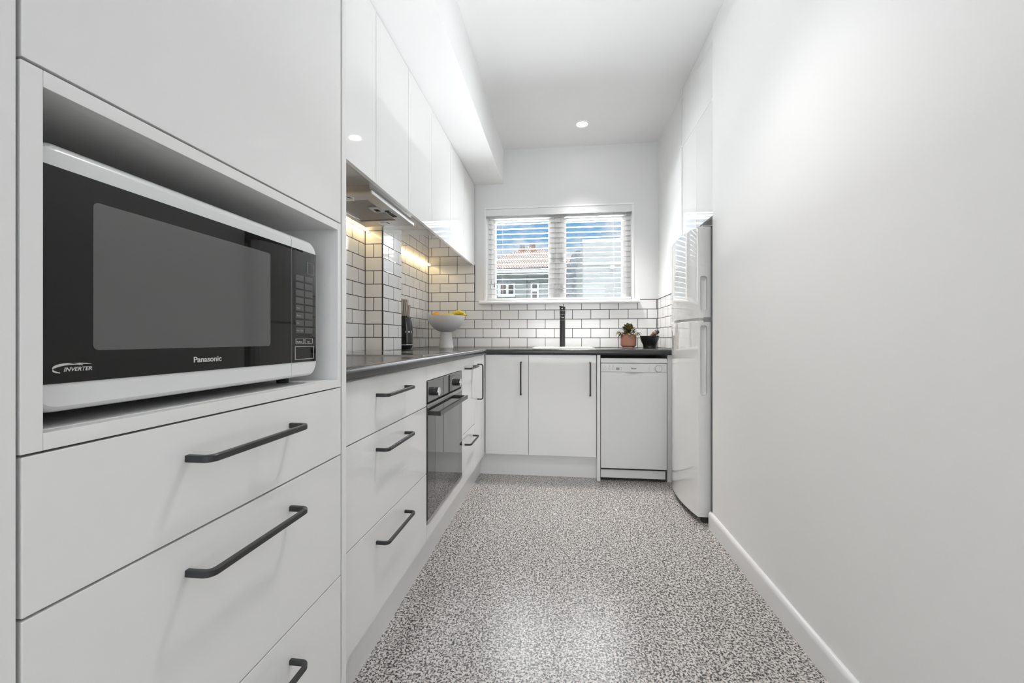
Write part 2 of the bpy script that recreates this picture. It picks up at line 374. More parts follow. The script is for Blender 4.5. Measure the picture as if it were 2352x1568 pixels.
# tiles
tb = tile_mat('tiles_back', 0, 0.0135)
tl1 = tile_mat('tiles_left_near', 1, 2.178); tl2 = tile_mat('tiles_left_far', 1, 2.977)
tcf = tile_mat('tiles_column_front', 0, -1.166); tcs = tile_mat('tiles_column_side', 1, 2.49)
tr_ = tile_mat('tiles_right', 1, 3.394)
zt = 1.603
m = MB().box(XW-0.008, -0.738, YB, YB+0.009, 0.88, zt).box(-0.738, 0.79, YB, YB+0.009, 0.88, 1.290)
struct('wall_back_tiles', m, tb)
struct('wall_left_tiles', MB().box(XW-0.009, XW, 0.955, 2.338, 0.88, zt), tl1)
struct('wall_left_tiles.001', MB().box(XW-0.009, XW, 2.609, YB, 0.88, zt), tl2)
struct('wall_column_tiles', MB().box(XW, XC-0.002, 2.330, 2.339, 0.88, zt), tcf)
struct('wall_column_tiles.001', MB().box(XC-0.009, XC, 2.334, 2.617, 0.88, zt), tcs)
struct('wall_right_tiles', MB().box(0.772, 0.7805, 2.81, YB, 0.88, 1.290), tr_)
# dark trims at tile edges
struct('trim_2', MB().box(XC-0.0045, XC+0.0012, 2.3288, 2.3345, 0.90, zt), grout)
struct('trim_3', MB().box(-0.739, -0.7355, YB-0.0015, YB+0.008, 1.29, zt+0.001), grout)
struct('trim_4', MB().box(0.7695, 0.7725, YB-0.003, YB, 0.90, 1.29).box(0.63, 0.772, YB-0.001, YB+0.008, 1.289, 1.2925).box(0.7705, 0.779, 2.81, YB, 1.289, 1.2925), grout)
struct('trim_5', MB().box(XW-0.001, XW+0.003, YB-0.004, YB+0.001, 0.90, zt).box(XW-0.001, XW+0.0025, 2.327, 2.331, 0.90, zt), grout)
# skirting on the right wall, rounded top
def skirt_sec(h, d, r=0.012):
    p = [(0, 0), (d, 0), (d, h-r*1.6)]
    for i in range(1, 6):
        a = math.pi/2*i/5; p.append((d-r+r*math.cos(a)-0.0, h-r*1.6+r*1.6*math.sin(a)))
    p.append((0, h)); return p
sec = skirt_sec(0.085, 0.014)
m = MB()
m.prism([(-a, b_) for a, b_ in sec], -0.35, 2.249, M=basis((0.762, 0, 0), (1, 0, 0), (0, 0, 1), (0, 1, 0)))
m.prism([(a, b_) for a, b_ in sec], 0, 0.10, M=basis((0.755, 2.235, 0), (0, 1, 0), (0, 0, 1), (1, 0, 0)))
struct('baseboard_right', m, trimw)
# living room end behind the camera: wall with a wide glazed opening
m = MB().box(-1.35, -1.15, -3.75, -3.6, 0, CZ).box(1.75, 2.2, -3.75, -3.6, 0, CZ).box(-1.15, 1.75, -3.75, -3.6, 0, 0.4).box(-1.15, 1.75, -3.75, -3.6, 2.45, CZ)
struct('wall_front', m, paint)
m = MB()
for x in (-1.15, 0.27, 1.69): m.box(x, x+0.06, -3.70, -3.64, 0.4, 2.45, 0.003)
m.box(-1.15, 1.75, -3.70, -3.64, 0.4, 0.46, 0.003).box(-1.15, 1.75, -3.70, -3.64, 2.39, 2.45, 0.003)
w2 = struct('window_2', m, framew)
MB().box(-1.09, 1.69, -3.675, -3.67, 0.46, 2.39).build('pane', glass, w2)

# ---------------------------------------------------------------- kitchen window
m = MB()
yo = 3.60
# reveal linings and sill board with rounded nose
m.box(wx0-0.012, wx0+0.004, YB+0.001, 3.70, wz0, wz1-0.0045, 0.001).box(wx1-0.004, wx1+0.012, YB+0.001, 3.70, wz0, wz1-0.0045, 0.001)
m.box(wx0-0.012, wx1+0.012, YB+0.001, 3.70, wz1-0.004, wz1+0.012, 0.002)
win = struct('window_1', m, framew)
m = MB().box(wx0-0.055, wx1+0.055, 3.462, 3.70, 1.262, 1.291, 0.011, 4)
m.build('window_sill', framew, win)
# outer frame + centre mullion
m = MB().box(wx0, -0.60, yo-0.02, yo+0.05, 1.285, wz1, 0.004).box(0.535, wx1, yo-0.02, yo+0.05, 1.285, wz1, 0.004)
m.box(wx0, wx1, yo-0.02, yo+0.05, 2.03, wz1, 0.004).box(wx0, wx1, yo-0.02, yo+0.05, 1.27, 1.292, 0.002).box(-0.062, -0.013, yo-0.025, yo+0.05, 1.285, wz1, 0.004)
m.build('window_frame', framew, win)
def sash(x0, x1, g0, g1, gz0, gz1):
    m = MB()
    m.box(x0, g0, yo-0.012, yo+0.03, 1.288, 2.035, 0.004).box(g1, x1, yo-0.012, yo+0.03, 1.288, 2.035, 0.004)
    m.box(g0-0.003, g1+0.003, yo-0.012, yo+0.03, 1.286, gz0, 0.004).box(g0-0.003, g1+0.003, yo-0.012, yo+0.03, gz1, 2.035, 0.004)
    s_ = m.build('sash', framew, win)
    MB().box(g0-0.004, g1+0.004, yo+0.004, yo+0.008, gz0-0.004, gz1+0.004).build('pane', glass, s_)
    return s_
sash(-0.605, -0.060, -0.567, -0.113, 1.300, 1.987)
sash(-0.015, 0.545, 0.038, 0.502, 1.300, 1.985)
for x, z in ((-0.086, 1.66), (0.012, 1.66), (0.012, 1.40)):
    m = MB().box(x-0.009, x+0.009, yo-0.028, yo-0.012, z-0.03, z+0.03, 0.003).box(x-0.007, x+0.007, yo-0.05, yo-0.026, z-0.02, z-0.008, 0.003)
    m.build('latch', framew, win)

# ---------------------------------------------------------------- venetian blind
bx0, bx1, by = -0.622, 0.566, 3.550
bl_ = thing('venetian_blind', (-0.03, by, 2.07), 'white horizontal slat venetian blind hung inside the kitchen window', 'window blind')
MB().box(-0.640, 0.574, 3.508, 3.520, 2.012, 2.069, 0.002).box(-0.640, -0.628, 3.508, 3.575, 2.012, 2.069, 0.002).build('valance', blind, bl_)
MB().box(bx0, bx1, 3.527, 3.578, 2.028, 2.066, 0.002).build('head_rail', blind, bl_)
MB().box(bx0, bx1, by-0.025, by+0.025, 1.298, 1.316, 0.005).build('bottom_rail', blind, bl_)
zs = [1.993 - 0.0428*i for i in range(16)]
for z in zs:
    def slat_pts():
        out = []
        for i in range(7):
            a = -0.025+0.05*i/6; out.append((a, 0.0014*(1-(a/0.025)**2)))
        return out
    top = slat_pts(); pf = [(a, b_+0.0022) for a, b_ in top] + [(a, b_) for a, b_ in top[::-1]]
    tilt = Matrix.Rotation(math.radians(5.0), 4, 'X')
    M_ = Matrix.Translation((0, by, z)) @ tilt @ basis((0, 0, 0), (0, 1, 0), (0, 0, 1), (1, 0, 0))
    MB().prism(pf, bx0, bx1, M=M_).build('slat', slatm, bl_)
for x in (-0.505, -0.04, 0.43):
    MB().cyl((x, by-0.027, 1.30), (x, by-0.027, 2.03), 0.0011, n=6).cyl((x, by+0.027, 1.30), (x, by+0.027, 2.03), 0.0011, n=6).build('ladder_cord', cordm, bl_)
for x, zb in ((-0.600, 1.405), (-0.592, 1.440), (-0.567, 1.41)):
    m = MB().cyl((x, by-0.036, zb+0.03), (x, by-0.036, 2.03), 0.0010, n=6)
    cd = m.build('pull_cord', cordm, bl_)
    MB().lathe([(0.0015, 0.040), (0.0035, 0.034), (0.0035, 0.016), (0.0065, 0.004), (0.005, 0), (0, 0)], Matrix.Translation((x, by-0.036, zb)), 12).build('tassel', lgreyp if x < -0.58 else greyp, cd)

# ---------------------------------------------------------------- ceiling downlights
def downlight(x, y, label):
    t_ = thing('downlight', (x, y, CZ-0.004), label, 'ceiling light', 'recessed ceiling downlights')
    MB().lathe([(0.0405, -0.002), (0.0405, -0.006), (0.044, -0.007), (0.055, -0.004), (0.057, 0.0005)], Matrix.Translation((x, y, CZ)), 48, cap=False).build('bezel', framew, t_)
    MB().lathe([(0.041, 0.0), (0.041, -0.003), (0, -0.003)], Matrix.Translation((x, y, CZ)), 40).build('diffuser', ledp, t_)
downlight(0.151, 3.149, 'round white recessed downlight glowing in the ceiling in front of the window')

# ================================================================== TALL MICROWAVE CABINET
T = -0.520
tall = thing('tall_cabinet', (T, 0.64, 0), 'tall gloss white cabinet with open niche holding the microwave', 'cabinet')
m = MB()
m.box(-1.12, T-0.019, 0.3445, 0.3625, 0.155, 2.283).box(-1.12, T-0.019, 0.9235, 0.9405, 0.155, 2.283)
m.box(-1.12, T-0.019, 0.3615, 0.9245, 1.226, 1.244).box(-1.12, T-0.019, 0.3615, 0.9245, 0.857, 0.875).box(-1.12, T-0.019, 0.3615, 0.9245, 2.265, 2.283).box(-1.12, T-0.019, 0.3615, 0.9245, 0.155, 0.173)
m.box(-1.12, -1.105, 0.3615, 0.9245, 0.17, 2.27)
m.build('carcass', carc, tall)
# niche front frame
m = MB().box(T-0.02, T, 0.3455, 0.3635, 0.857, 1.2415, 0.0008).box(T-0.02, T, 0.9230, 0.9365, 0.857, 1.2415, 0.0008)
m.box(T-0.02, T, 0.3635, 0.9230, 1.2245, 1.2415, 0.0008).box(T-0.02, T, 0.3635, 0.9230, 0.857, 0.8745, 0.0008)
m.build('niche_frame', carc, tall)
MB().box(T-0.018, T, 0.3465, 0.9365, 1.2445, 2.281, 0.0012).build('door', gloss, tall)
for z0, z1, hz in ((0.6975, 0.8545, 0.803), (0.4115, 0.6945, 0.643), (0.157, 0.4085, 0.347)):
    d_ = MB().box(T-0.018, T, 0.3465, 0.9365, z0, z1, 0.0012).build('drawer', gloss, tall)
    handle(face_px(T, 0.527, hz), 0.224, d_)
MB().box(T-0.075, T-0.055, 0.345, 0.94, 0.0, 0.155).build('kickboard', carc, tall)
ep = MB().box(-1.12, T+0.001, 0.9420, 0.9605, 0.0, 2.283, 0.001).build('end_panel', carc, None,
    label='narrow white full height end panel between the tall microwave cabinet and the worktop', cat='cabinet panel')
pan = thing('tall_cabinet', (T, 0.03, 0), 'plain tall white cabinet panel at the extreme left edge of the photo', 'cabinet')
MB().box(-1.12, T-0.02, -0.30, 0.340, 0.0, 2.283).build('carcass', carc, pan)
MB().box(T-0.018, T, -0.30, 0.3425, 0.02, 2.281, 0.0012).build('door', carc, pan)

# ---------------------------------------------------------------- microwave
XM = -0.537
mw = thing('microwave', (XM, 0.62, 0.875), 'white microwave oven with black glass door standing in the cabinet niche', 'microwave')
my0, my1, mz0, mz1, ys_ = 0.366, 0.868, 0.890, 1.182, 0.779
MB().box(-0.93, XM-0.045, my0+0.006, my1-0.004, mz0+0.004, mz1-0.006, 0.008).build('casing', appw, mw)
def corner_poly(y0, y1, z0, z1, r, corners):
    p = []
    def arc(cy, cz, a0):
        for i in range(9):
            a = a0+math.pi/2*i/8; p.append((cy+r*math.cos(a), cz+r*math.sin(a)))
    if 'br' in corners: arc(y1-r, z0+r, -math.pi/2)
    else: p.append((y1, z0))
    if 'tr' in corners: arc(y1-r, z1-r, 0)
    else: p.append((y1, z1))
    if 'tl' in corners: arc(y0+r, z1-r, math.pi/2)
    else: p.append((y0, z1))
    if 'bl' in corners: arc(y0+r, z0+r, math.pi)
    else: p.append((y0, z0))
    return p
def bulge(mb, x0, x1, z0, z1, depth=0.045, fall=0.014, steps=8):
    pass
# door: white rim with curved top edge
def front_shell(y0, y1, corners, name, m_, parent):
    pts = corner_poly(y0, y1, mz0, mz1, 0.024, corners)
    mb = MB(); vs = []; fs = []; N = len(pts); cy, cz = (y0+y1)/2, (mz0+mz1)/2
    layers = [(XM-0.050, 0.0), (XM-0.020, 0.0), (XM-0.009, 0.0015), (XM-0.003, 0.005), (XM, 0.011)]
    for x, ins in layers:
        for (y, z) in pts:
            if z > mz1-0.03: k_ = ins*1.3
            else: k_ = ins*0.8
            zz = z - (k_ if z > cz else -k_*0.8)
            yy = y
            if y > 0.85: yy = y-ins*0.5
            vs.append((x, yy, zz))
    for l in range(len(layers)-1):
        for i in range(N):
            j = (i+1) % N; fs.append((l*N+i, l*N+j, (l+1)*N+j, (l+1)*N+i))
    fs.append(tuple(range(N))[::-1]); fs.append(tuple((len(layers)-1)*N+i for i in range(N)))
    mb.faces(vs, fs); return mb.build(name, m_, parent)
door = front_shell(my0, ys_-0.0006, ('tl', 'bl'), 'door', appw, mw)
ctl = front_shell(ys_+0.0006, my1, ('tr', 'br'), 'control_panel', appw, mw)
gz0, gz1 = 0.922, 1.154
MB().box(XM-0.004, XM+0.0012, my0+0.003, ys_-0.001, gz0, gz1, 0.0004).build('door_glass', bglass, door)
pp = corner_poly(0.421, 0.716, 0.957, 1.128, 0.006, ('tr', 'tl', 'bl', 'br'))
MB().prism(pp, 0, 0.0004, M=face_px(XM+0.0012, 0, 0)).build('viewing_window', mwwin, door)
MB().box(XM-0.004, XM+0.0012, ys_+0.0014, my1-0.0075, gz0, gz1, 0.0004).build('control_glass', bglass, ctl)
Mx = face_px(XM+0.0013, 0, 0)
text('brand_lettering', 'Panasonic', 0.0115, face_px(XM+0.0014, 0.553, 0.9355), silver_ink, door, bold=0.0002, ext=0.0002, sx=1.12)
text('inverter_lettering', 'INVERTER', 0.0062, face_px(XM+0.0014, 0.392, 0.9345), silver_ink, door, bold=0.0001, ext=0.0002, sx=1.0, shear=0.25)
# swoosh round the inverter lettering
sw = []
for i in range(15):
    a = math.radians(40+i*14); sw.append((0.398+0.0125*math.cos(a)*1.3, 0.9375+0.0050*math.sin(a)))
m = MB()
for i in range(len(sw)-1):
    (a0, b0), (a1, b1) = sw[i], sw[i+1]; w = 0.0004+0.0010*math.sin(math.pi*i/14)
    m.prism([(a0, b0-w), (a1, b1-w), (a1, b1+w), (a0, b0+w)] if a1 > a0 else [(a1, b1-w), (a0, b0-w), (a0, b0+w), (a1, b1+w)], 0, 0.0003, M=Mx)
m.prism([(0.400, 0.9424), (0.414, 0.9418), (0.420, 0.9412), (0.414, 0.9428), (0.406, 0.9434), (0.396, 0.9430)], 0, 0.0003, M=Mx)
m.build('inverter_swoosh', silver_ink, door)
# keypad: two columns
for col, (b0, b1) in enumerate(((0.7905, 0.8165), (0.8205, 0.8475))):
    for r_ in range(8):
        zt_ = 1.101-0.0154*r_
        if col == 0 and r_ < 0: continue
        MB().box(XM+0.0010, XM+0.0017, b0, b1, zt_-0.0118, zt_, 0.0002).build('button', button_m, ctl)
def outline(y0, y1, z0, z1, w, name, mt, parent, r=0.002):
    m = MB(); h = 0.0003
    for bxx in ((y0, y1, z0, z0+w), (y0, y1, z1-w, z1), (y0, y0+w, z0, z1), (y1-w, y1, z0, z1)):
        m.box(XM+0.0012, XM+0.0012+h+0.0003, bxx[0], bxx[1], bxx[2], bxx[3])
    return m.build(name, mt, parent)
outline(0.7905, 0.8165, 0.9600, 0.9705, 0.0004, 'stop_button', white_ink, ctl)
outline(0.8205, 0.8475, 0.9600, 0.9705, 0.0004, 'start_button', white_ink, ctl)
text('button_lettering', 'Stop/Reset', 0.0042, face_px(XM+0.0014, 0.7935, 0.9625), white_ink, ctl, ext=0.0001)
text('button_lettering', 'Start', 0.0045, face_px(XM+0.0014, 0.829, 0.9625), white_ink, ctl, ext=0.0001)
for r_, s_ in enumerate(('', '', '', '', 'Power', 'Memory', 'Auto', 'Timer  Clock')):
    if s_: text('button_lettering', s_, 0.0040, face_px(XM+0.0018, 0.7930, 1.101-0.0154*r_-0.0075), grey_ink, ctl, ext=0.0001)
outline(0.788, 0.852, 0.9275, 0.9545, 0.0010, 'door_release_button', silver_ink, ctl)
outline(0.829, 0.852, 1.108, 1.132, 0.0003, 'display', grey_ink, ctl)
for yy in (0.40, 0.84):
    for xx in (-0.60, -0.88): MB().cyl((xx, yy, 0.8748), (xx, yy, mz0+0.004), 0.012, n=16).build('foot', rubber, mw)

# ================================================================== BASE CABINETS, LEFT RUN
B = -0.540
KX = -0.5845
b1_ = thing('drawer_unit', (B, 1.3, 0), 'white gloss three drawer base unit between end panel and oven', 'drawer unit')
MB().box(-1.12, B-0.021, 0.9615, 1.6305, 0.155, 0.858).build('carcass', carc, b1_)
for z0, z1, hz in ((0.6985, 0.8600, 0.805), (0.4290, 0.6955, 0.645), (0.157, 0.4260, 0.372)):
    d_ = MB().box(B-0.018, B, 0.963, 1.6295, z0, z1, 0.0012).build('drawer', gloss, b1_)
    handle(face_px(B, 1.172, hz), 0.224, d_)
ov = thing('oven_housing', (B, 1.927, 0), 'white gloss cabinet panels above and below the built-in oven', 'cabinet')
MB().box(-1.12, B-0.10, 1.634, 1.650, 0.155, 0.858).box(-1.12, B-0.10, 2.205, 2.221, 0.155, 0.858).box(-1.12, B-0.025, 1.65, 2.205, 0.155, 0.171).box(-1.12, B-0.025, 1.65, 2.205, 0.842, 0.858).build('carcass', carc, ov)
MB().box(B-0.018, B, 1.6335, 2.2205, 0.801, 0.8600, 0.0012).build('filler_panel', gloss, ov)
MB().box(B-0.018, B, 1.6335, 2.2205, 0.157, 0.217, 0.0012).build('lower_panel', gloss, ov)
# oven
oy0, oy1 = 1.6365, 2.2185
oven = thing('oven', (B, 1.927, 0.22), 'black glass built-in oven with two knobs and bar handle', 'oven')
MB().box(-1.08, B-0.012, oy0+0.018, oy1-0.018, 0.222, 0.796).build('cavity_box', dark, oven)
MB().box(B-0.014, B+0.004, oy0, oy1, 0.713, 0.797, 0.002).build('control_panel', ovglass, oven)
MB().box(B-0.012, B+0.0048, oy0+0.0, oy1, 0.7965, 0.7985).build('panel_edge_strip', steel, oven)
for y in (1.722, 2.100):
    kn = MB().lathe([(0.018, 0.0), (0.018, 0.018), (0.0175, 0.020)], face_px(B+0.004, y, 0.748), 32).build('knob', black, oven)
    MB().lathe([(0.0182, 0.0185), (0.0188, 0.020), (0.0182, 0.0225), (0.015, 0.0235), (0, 0.0235)], face_px(B+0.004, y, 0.748), 32).build('knob_cap', chrome, kn)
MB().box(B-0.014, B-0.002, oy0+0.002, oy1-0.002, 0.706, 0.7125).build('shadow_gap', dark, oven)
dr = MB().box(B-0.016, B+0.004, oy0, oy1, 0.234, 0.690, 0.002).build('door', ovglass, oven)
MB().box(B-0.016, B+0.0055, oy0, oy1, 0.6895, 0.7055, 0.001).build('door_top_strip', steel, dr)
MB().box(B-0.016, B+0.005, oy0, oy1, 0.2205, 0.2345, 0.001).build('door_bottom_strip', steel, dr)
pw = corner_poly(1.735, 2.150, 0.300, 0.640, 0.03, ('tr', 'tl', 'bl', 'br'))
MB().prism(pw, 0, 0.0004, M=face_px(B+0.004, 0, 0)).build('door_window', ovwin, dr)
hm = MB().box(B+0.040, B+0.052, 1.652, 2.150, 0.657, 0.676, 0.001)
hm.box(B+0.004, B+0.044, 1.652, 1.664, 0.658, 0.675, 0.001).box(B+0.004, B+0.044, 2.138, 2.150, 0.658, 0.675, 0.001)
hm.build('handle', mat('handle_dark_steel', (0.055, 0.055, 0.055), 0.2, metal=0.6), dr)
# narrow two drawer unit
b2_ = thing('drawer_unit', (B, 2.39, 0), 'narrow white base unit with two uneven drawers beside the oven', 'drawer unit')
MB().box(-1.12, B-0.021, 2.224, 2.5635, 0.155, 0.858).build('carcass', carc, b2_)
for z0, z1, hz in ((0.4405, 0.8600, 0.803), (0.157, 0.4375, 0.377)):
    d_ = MB().box(B-0.018, B, 2.224, 2.5625, z0, z1, 0.0012).build('drawer', gloss, b2_)
    handle(face_px(B, 2.298, hz), 0.224, d_)
# corner cabinet door (left run)
cc = thing('corner_cabinet', (B, 2.72, 0), 'white corner base cabinet with a slim upright black handle beside narrow unit', 'cabinet')
MB().box(-1.12, B-0.021, 2.565, 3.49, 0.155, 0.858).build('carcass', carc, cc)
d_ = MB().box(B-0.018, B, 2.5655, 2.914, 0.157, 0.8600, 0.0012).build('door', gloss, cc)
handle(basis((B, 2.652, 0.582), (0, 0, 1), (0, -1, 0), (1, 0, 0)), 0.224, d_)
MB().box(KX-0.016, KX, 0.9615, 3.0, 0.0, 0.1545).box(KX, 0.2405, 2.968, 2.984, 0.0, 0.1545).build('kickboard', gloss, None, label='long L shaped white kickboard under the base cabinets at floor level', cat='kickboard')

# ================================================================== BACK RUN
YD = 2.92
def bcab(x0, x1, label, hx, cx0, cx1):
    c_ = thing('base_cabinet', ((x0+x1)/2, YD, 0), label, 'cabinet')
    MB().box(cx0, cx1, YD+0.021, 3.49, 0.155, 0.70).box(cx0, cx1, YD+0.021, YD+0.04, 0.70, 0.858).build('carcass', carc, c_)
    d_ = MB().box(x0, x1, YD, YD+0.018, 0.157, 0.8585, 0.0012).build('door', gloss, c_)
    handle(basis((hx, YD, 0.582), (0, 0, 1), (1, 0, 0), (0, -1, 0)), 0.224, d_)
bcab(-0.5375, -0.2315, 'narrow white base cabinet under the worktop in the far left corner', -0.282, -0.5365, -0.2308)
bcab(-0.2285, 0.2365, 'wide white base cabinet below the sink', 0.194, -0.2302, 0.238)
MB().box(0.2405, 0.2625, 2.905, 3.49, 0.0, 0.8605, 0.001).build('divider_panel', carc, None, label='thin white upright panel between sink cabinet and dishwasher', cat='cabinet panel')
MB().box(0.711, 0.771, YD+0.015, 3.49, 0.0, 0.8605, 0.001).build('filler_panel', carc, None, label='white filler panel between dishwasher and fridge', cat='cabinet panel')
# dishwasher
dw = thing('dishwasher', (0.483, 2.9, 0), 'slim white freestanding dishwasher under the right end of the worktop', 'dishwasher')
d0, d1, DY = 0.2665, 0.7025, 2.905
MB().box(d0+0.004, d1-0.004, DY+0.03, 3.46, 0.03, 0.81).build('casing', appw, dw)
mid = (d0+d1)/2
MB().prism([(DY+0.008, 0.8375), (DY-0.004, 0.8085), (3.46, 0.8085), (3.46, 0.8375)], d0, d1, M=basis((0, 0, 0), (0, 1, 0), (0, 0, 1), (1, 0, 0)), bev=0.0).build('lid', appw, dw)
MB().box(d0, d1-0.002, DY-0.002, DY+0.03, 0.7455, 0.8035, 0.002).build('control_panel', appw, dw)
# door with scooped handle recess below the panel
def dw_door():
    m = MB(); cx = 0.4845; R = 0.068; zt2 = 0.7445; cz = 0.7445+0.028
    arc_ = []
    a0 = math.asin(0.028/R)
    for i in range(25):
        a = math.pi+a0+(math.pi-2*a0)*i/24
        arc_.append((cx+R*math.cos(a), cz+R*math.sin(a)))
    poly = [(d0, 0.092), (d1-0.002, 0.092), (d1-0.002, zt2)] + arc_[::-1] + [(d0, zt2)]
    m.prism(poly, -0.03, 0.004, M=face_my(0, DY, 0), bev=0.0012)
    return m, cx, cz, R, a0
m, cx_, cz_, R_, a0_ = dw_door()
dd = m.build('door', appw, dw)
# recess bowl
m = MB(); rings = []
vs = []; fs = []; n = 24
for k_ in range(6):
    f = k_/5
    for i in range(n+1):
        a = math.pi+a0_+(math.pi-2*a0_)*i/n
        rr_ = (R_+0.001)*(1-0.55*f)
        x = cx_+rr_*math.cos(a); z = cz_+rr_*math.sin(a)
        z = min(z, 0.7445+0.001)
        vs.append((x, DY+0.0285*math.sin(f*math.pi/2)-0.003, z+0.020*f))
for k_ in range(5):
    for i in range(n): fs.append((k_*(n+1)+i, k_*(n+1)+i+1, (k_+1)*(n+1)+i+1, (k_+1)*(n+1)+i))
m.faces(vs, fs).box(cx_-R_, cx_+R_, DY+0.024, DY+0.030, 0.70, 0.76).build('handle_recess', appw, dd)
MB().box(d0, d1-0.008, DY+0.012, DY+0.03, 0.022, 0.0775, 0.002).build('kick_panel', appw, dw)
MB().box(d0+0.002, d1-0.008, DY+0.016, DY+0.05, 0.0775, 0.0925).build('shadow_gap', rubber, dw)
for a in (d0+0.02, d1-0.06): MB().box(a, a+0.04, DY+0.10, DY+0.14, 0, 0.03).build('foot', rubber, dw)
F_ = DY-0.002
for x, r_ in ((0.294, 0.0075), (0.3235, 0.0065), (0.3475, 0.0065)):
    MB().lathe([(r_, 0), (r_, 0.0015), (r_-0.001, 0.0025), (0, 0.0025)], face_my(x, F_, 0.7675), 24).lathe([(r_+0.0008, 0), (r_+0.0008, 0.0003), (r_, 0.0003)], face_my(x, F_, 0.7675), 24).build('button', lgreyp if 0 else appw, dw)
    MB().lathe([(r_+0.0010, 0), (r_+0.0010, 0.0004), (r_-0.0001, 0.0004), (r_-0.0001, 0)], face_my(x, F_, 0.7675), 24, cap=False).build('button_ring', grey_ink, dw)
MB().lathe([(0.0020, 0), (0.0020, 0.0006), (0, 0.0006)], face_my(0.294, F_, 0.7825), 12).build('indicator_light', red_ink, dw)
for x in (0.3235, 0.3475): MB().lathe([(0.0020, 0), (0.0020, 0.0006), (0, 0.0006)], face_my(x, F_, 0.7825), 12).build('indicator_light', dark_ink, dw)
for z in (0.7735, 0.7605): MB().lathe([(0.0020, 0), (0.0020, 0.0006), (0, 0.0006)], face_my(0.4025, F_, z), 12).build('indicator_light', dark_ink, dw)
MB().box(0.3675, 0.3895, F_-0.0006, F_+0.001, 0.7590, 0.7755).build('display', greyp, dw)
text('brand_lettering', 'Haier', 0.0155, face_my(0.4645, F_-0.0002, 0.7650), dark_ink, dw, bold=0.00025, ext=0.0002, sx=1.12)
kn = MB().lathe([(0.0225, 0), (0.0220, 0.008), (0.0195, 0.011), (0, 0.011)], face_my(0.646, F_, 0.770), 40).build('dial', appw, dw)
MB().lathe([(0.0240, 0), (0.0240, 0.0006), (0.0224, 0.0006)], face_my(0.646, F_, 0.770), 40, cap=False).build('dial_ring', grey_ink, kn)
MB().lathe([(0.0014, 0.011), (0.0014, 0.0115), (0, 0.0115)], face_my(0.6475, F_, 0.782), 12).build('dial_mark', dark_ink, kn)
for i in range(7):
    w_ = (0.006, 0.008, 0.004, 0.015, 0.010, 0.005, 0.012)[i]; z = 0.7905-0.0066*i
    MB().box(0.590-w_, 0.590, F_-0.0004, F_+0.001, z-0.0006, z+0.0006).build('programme_print', grey_ink, dw)
MB().box(0.657, 0.683, F_-0.0004, F_+0.001, 0.7915, 0.7930).build('programme_print', grey_ink, dw)
for x in (0.294, 0.3235, 0.3475): MB().box(x-0.0045, x+0.0045, F_-0.0004, F_+0.001, 0.7885, 0.7898).build('button_print', grey_ink, dw)
# seam curve outlines around the brand plate
for sx_, x0_ in ((1, 0.4165), (-1, 0.5525)):
    m = MB()
    for i in range(5):
        m.box(x0_+sx_*0.0020*i, x0_+sx_*0.0020*i+0.0007, F_-0.0004, F_+0.001, 0.8030-0.0114*(i+1), 0.8030-0.0114*i)
    m.build('plate_seam', lgreyp, dw)

# ================================================================== WORKTOP (L shaped) with rolled front edge
def top_profile(r=0.017):
    # (distance from the wall side, height) front at d=0, going inwards negative
    p = [(-0.030, 0.8622)]
    for i in range(7):
        a = -math.pi/2+math.pi/2*i/6; p.append((-0.012+0.012*math.cos(a), 0.8742+0.012*math.sin(a)))
    for i in range(7):
        a = math.pi/2*i/6; p.append((-r+r*math.cos(a), 0.900-r+r*math.sin(a)))
    p.append((-0.030, 0.900)); return p
prof = top_profile()
WX, WY = -0.520, 2.893
vs, fs = [], []
n = len(prof)
for (fx) in (0, 1, 2):
    for d, z in prof:
        if fx == 0: vs.append((WX+d, 0.9615, z))
        elif fx == 1: vs.append((WX+d, WY-d, z))
        else: vs.append((0.7715, WY-d, z))
for s_ in (0, 1):
    for i in range(n-1): fs.append((s_*n+i, (s_+1)*n+i, (s_+1)*n+i+1, s_*n+i+1))
m = MB().faces(vs, fs)
xi, yi = WX-0.030, WY+0.030
hx0, hx1, hy0, hy1 = -0.185, 0.210, 2.985, 3.325     # sink cut-out
m.box(XW+0.001, xi, 0.9615, YB-0.001, 0.8622, 0.900)
m.box(xi, hx0, yi, YB-0.001, 0.8622, 0.900).box(hx1, 0.7715, yi, YB-0.001, 0.8622, 0.900).box(hx0, hx1, yi, hy0, 0.8622, 0.900).box(hx0, hx1, hy1, YB-0.001, 0.8622, 0.900)
m.build('worktop', wtop, None, label='charcoal L shaped laminate worktop with rounded front edge', cat='worktop')

# ---------------------------------------------------------------- hob
hob = thing('cooktop', (-0.81, 1.92, 0.9), 'black glass cooktop set into the worktop over the oven', 'cooktop')
MB().box(-1.078, -0.556, 1.628, 2.222, 0.9002, 0.9052, 0.0012).build('glass_top', hobglass, hob)
MB().box(-1.0795, -0.5545, 1.6265, 1.6285, 0.900, 0.9046).box(-0.5565, -0.5545, 1.6265, 2.2235, 0.900, 0.9046).box(-1.0795, -0.5545, 2.2215, 2.2235, 0.900, 0.9046).box(-1.0795, -1.0775, 1.6265, 2.2235, 0.900, 0.9046).build('edge_trim', chrome, hob)
for x, y, r_ in ((-0.70, 1.77, 0.072), (-0.95, 1.77, 0.09), (-0.70, 2.05, 0.10), (-0.95, 2.06, 0.072)):
    MB().lathe([(r_, 0), (r_, 0.0003), (r_-0.002, 0.0003), (r_-0.002, 0)], Matrix.Translation((x, y, 0.9052)), 56, cap=False).build('cooking_zone', grey_ink, hob)

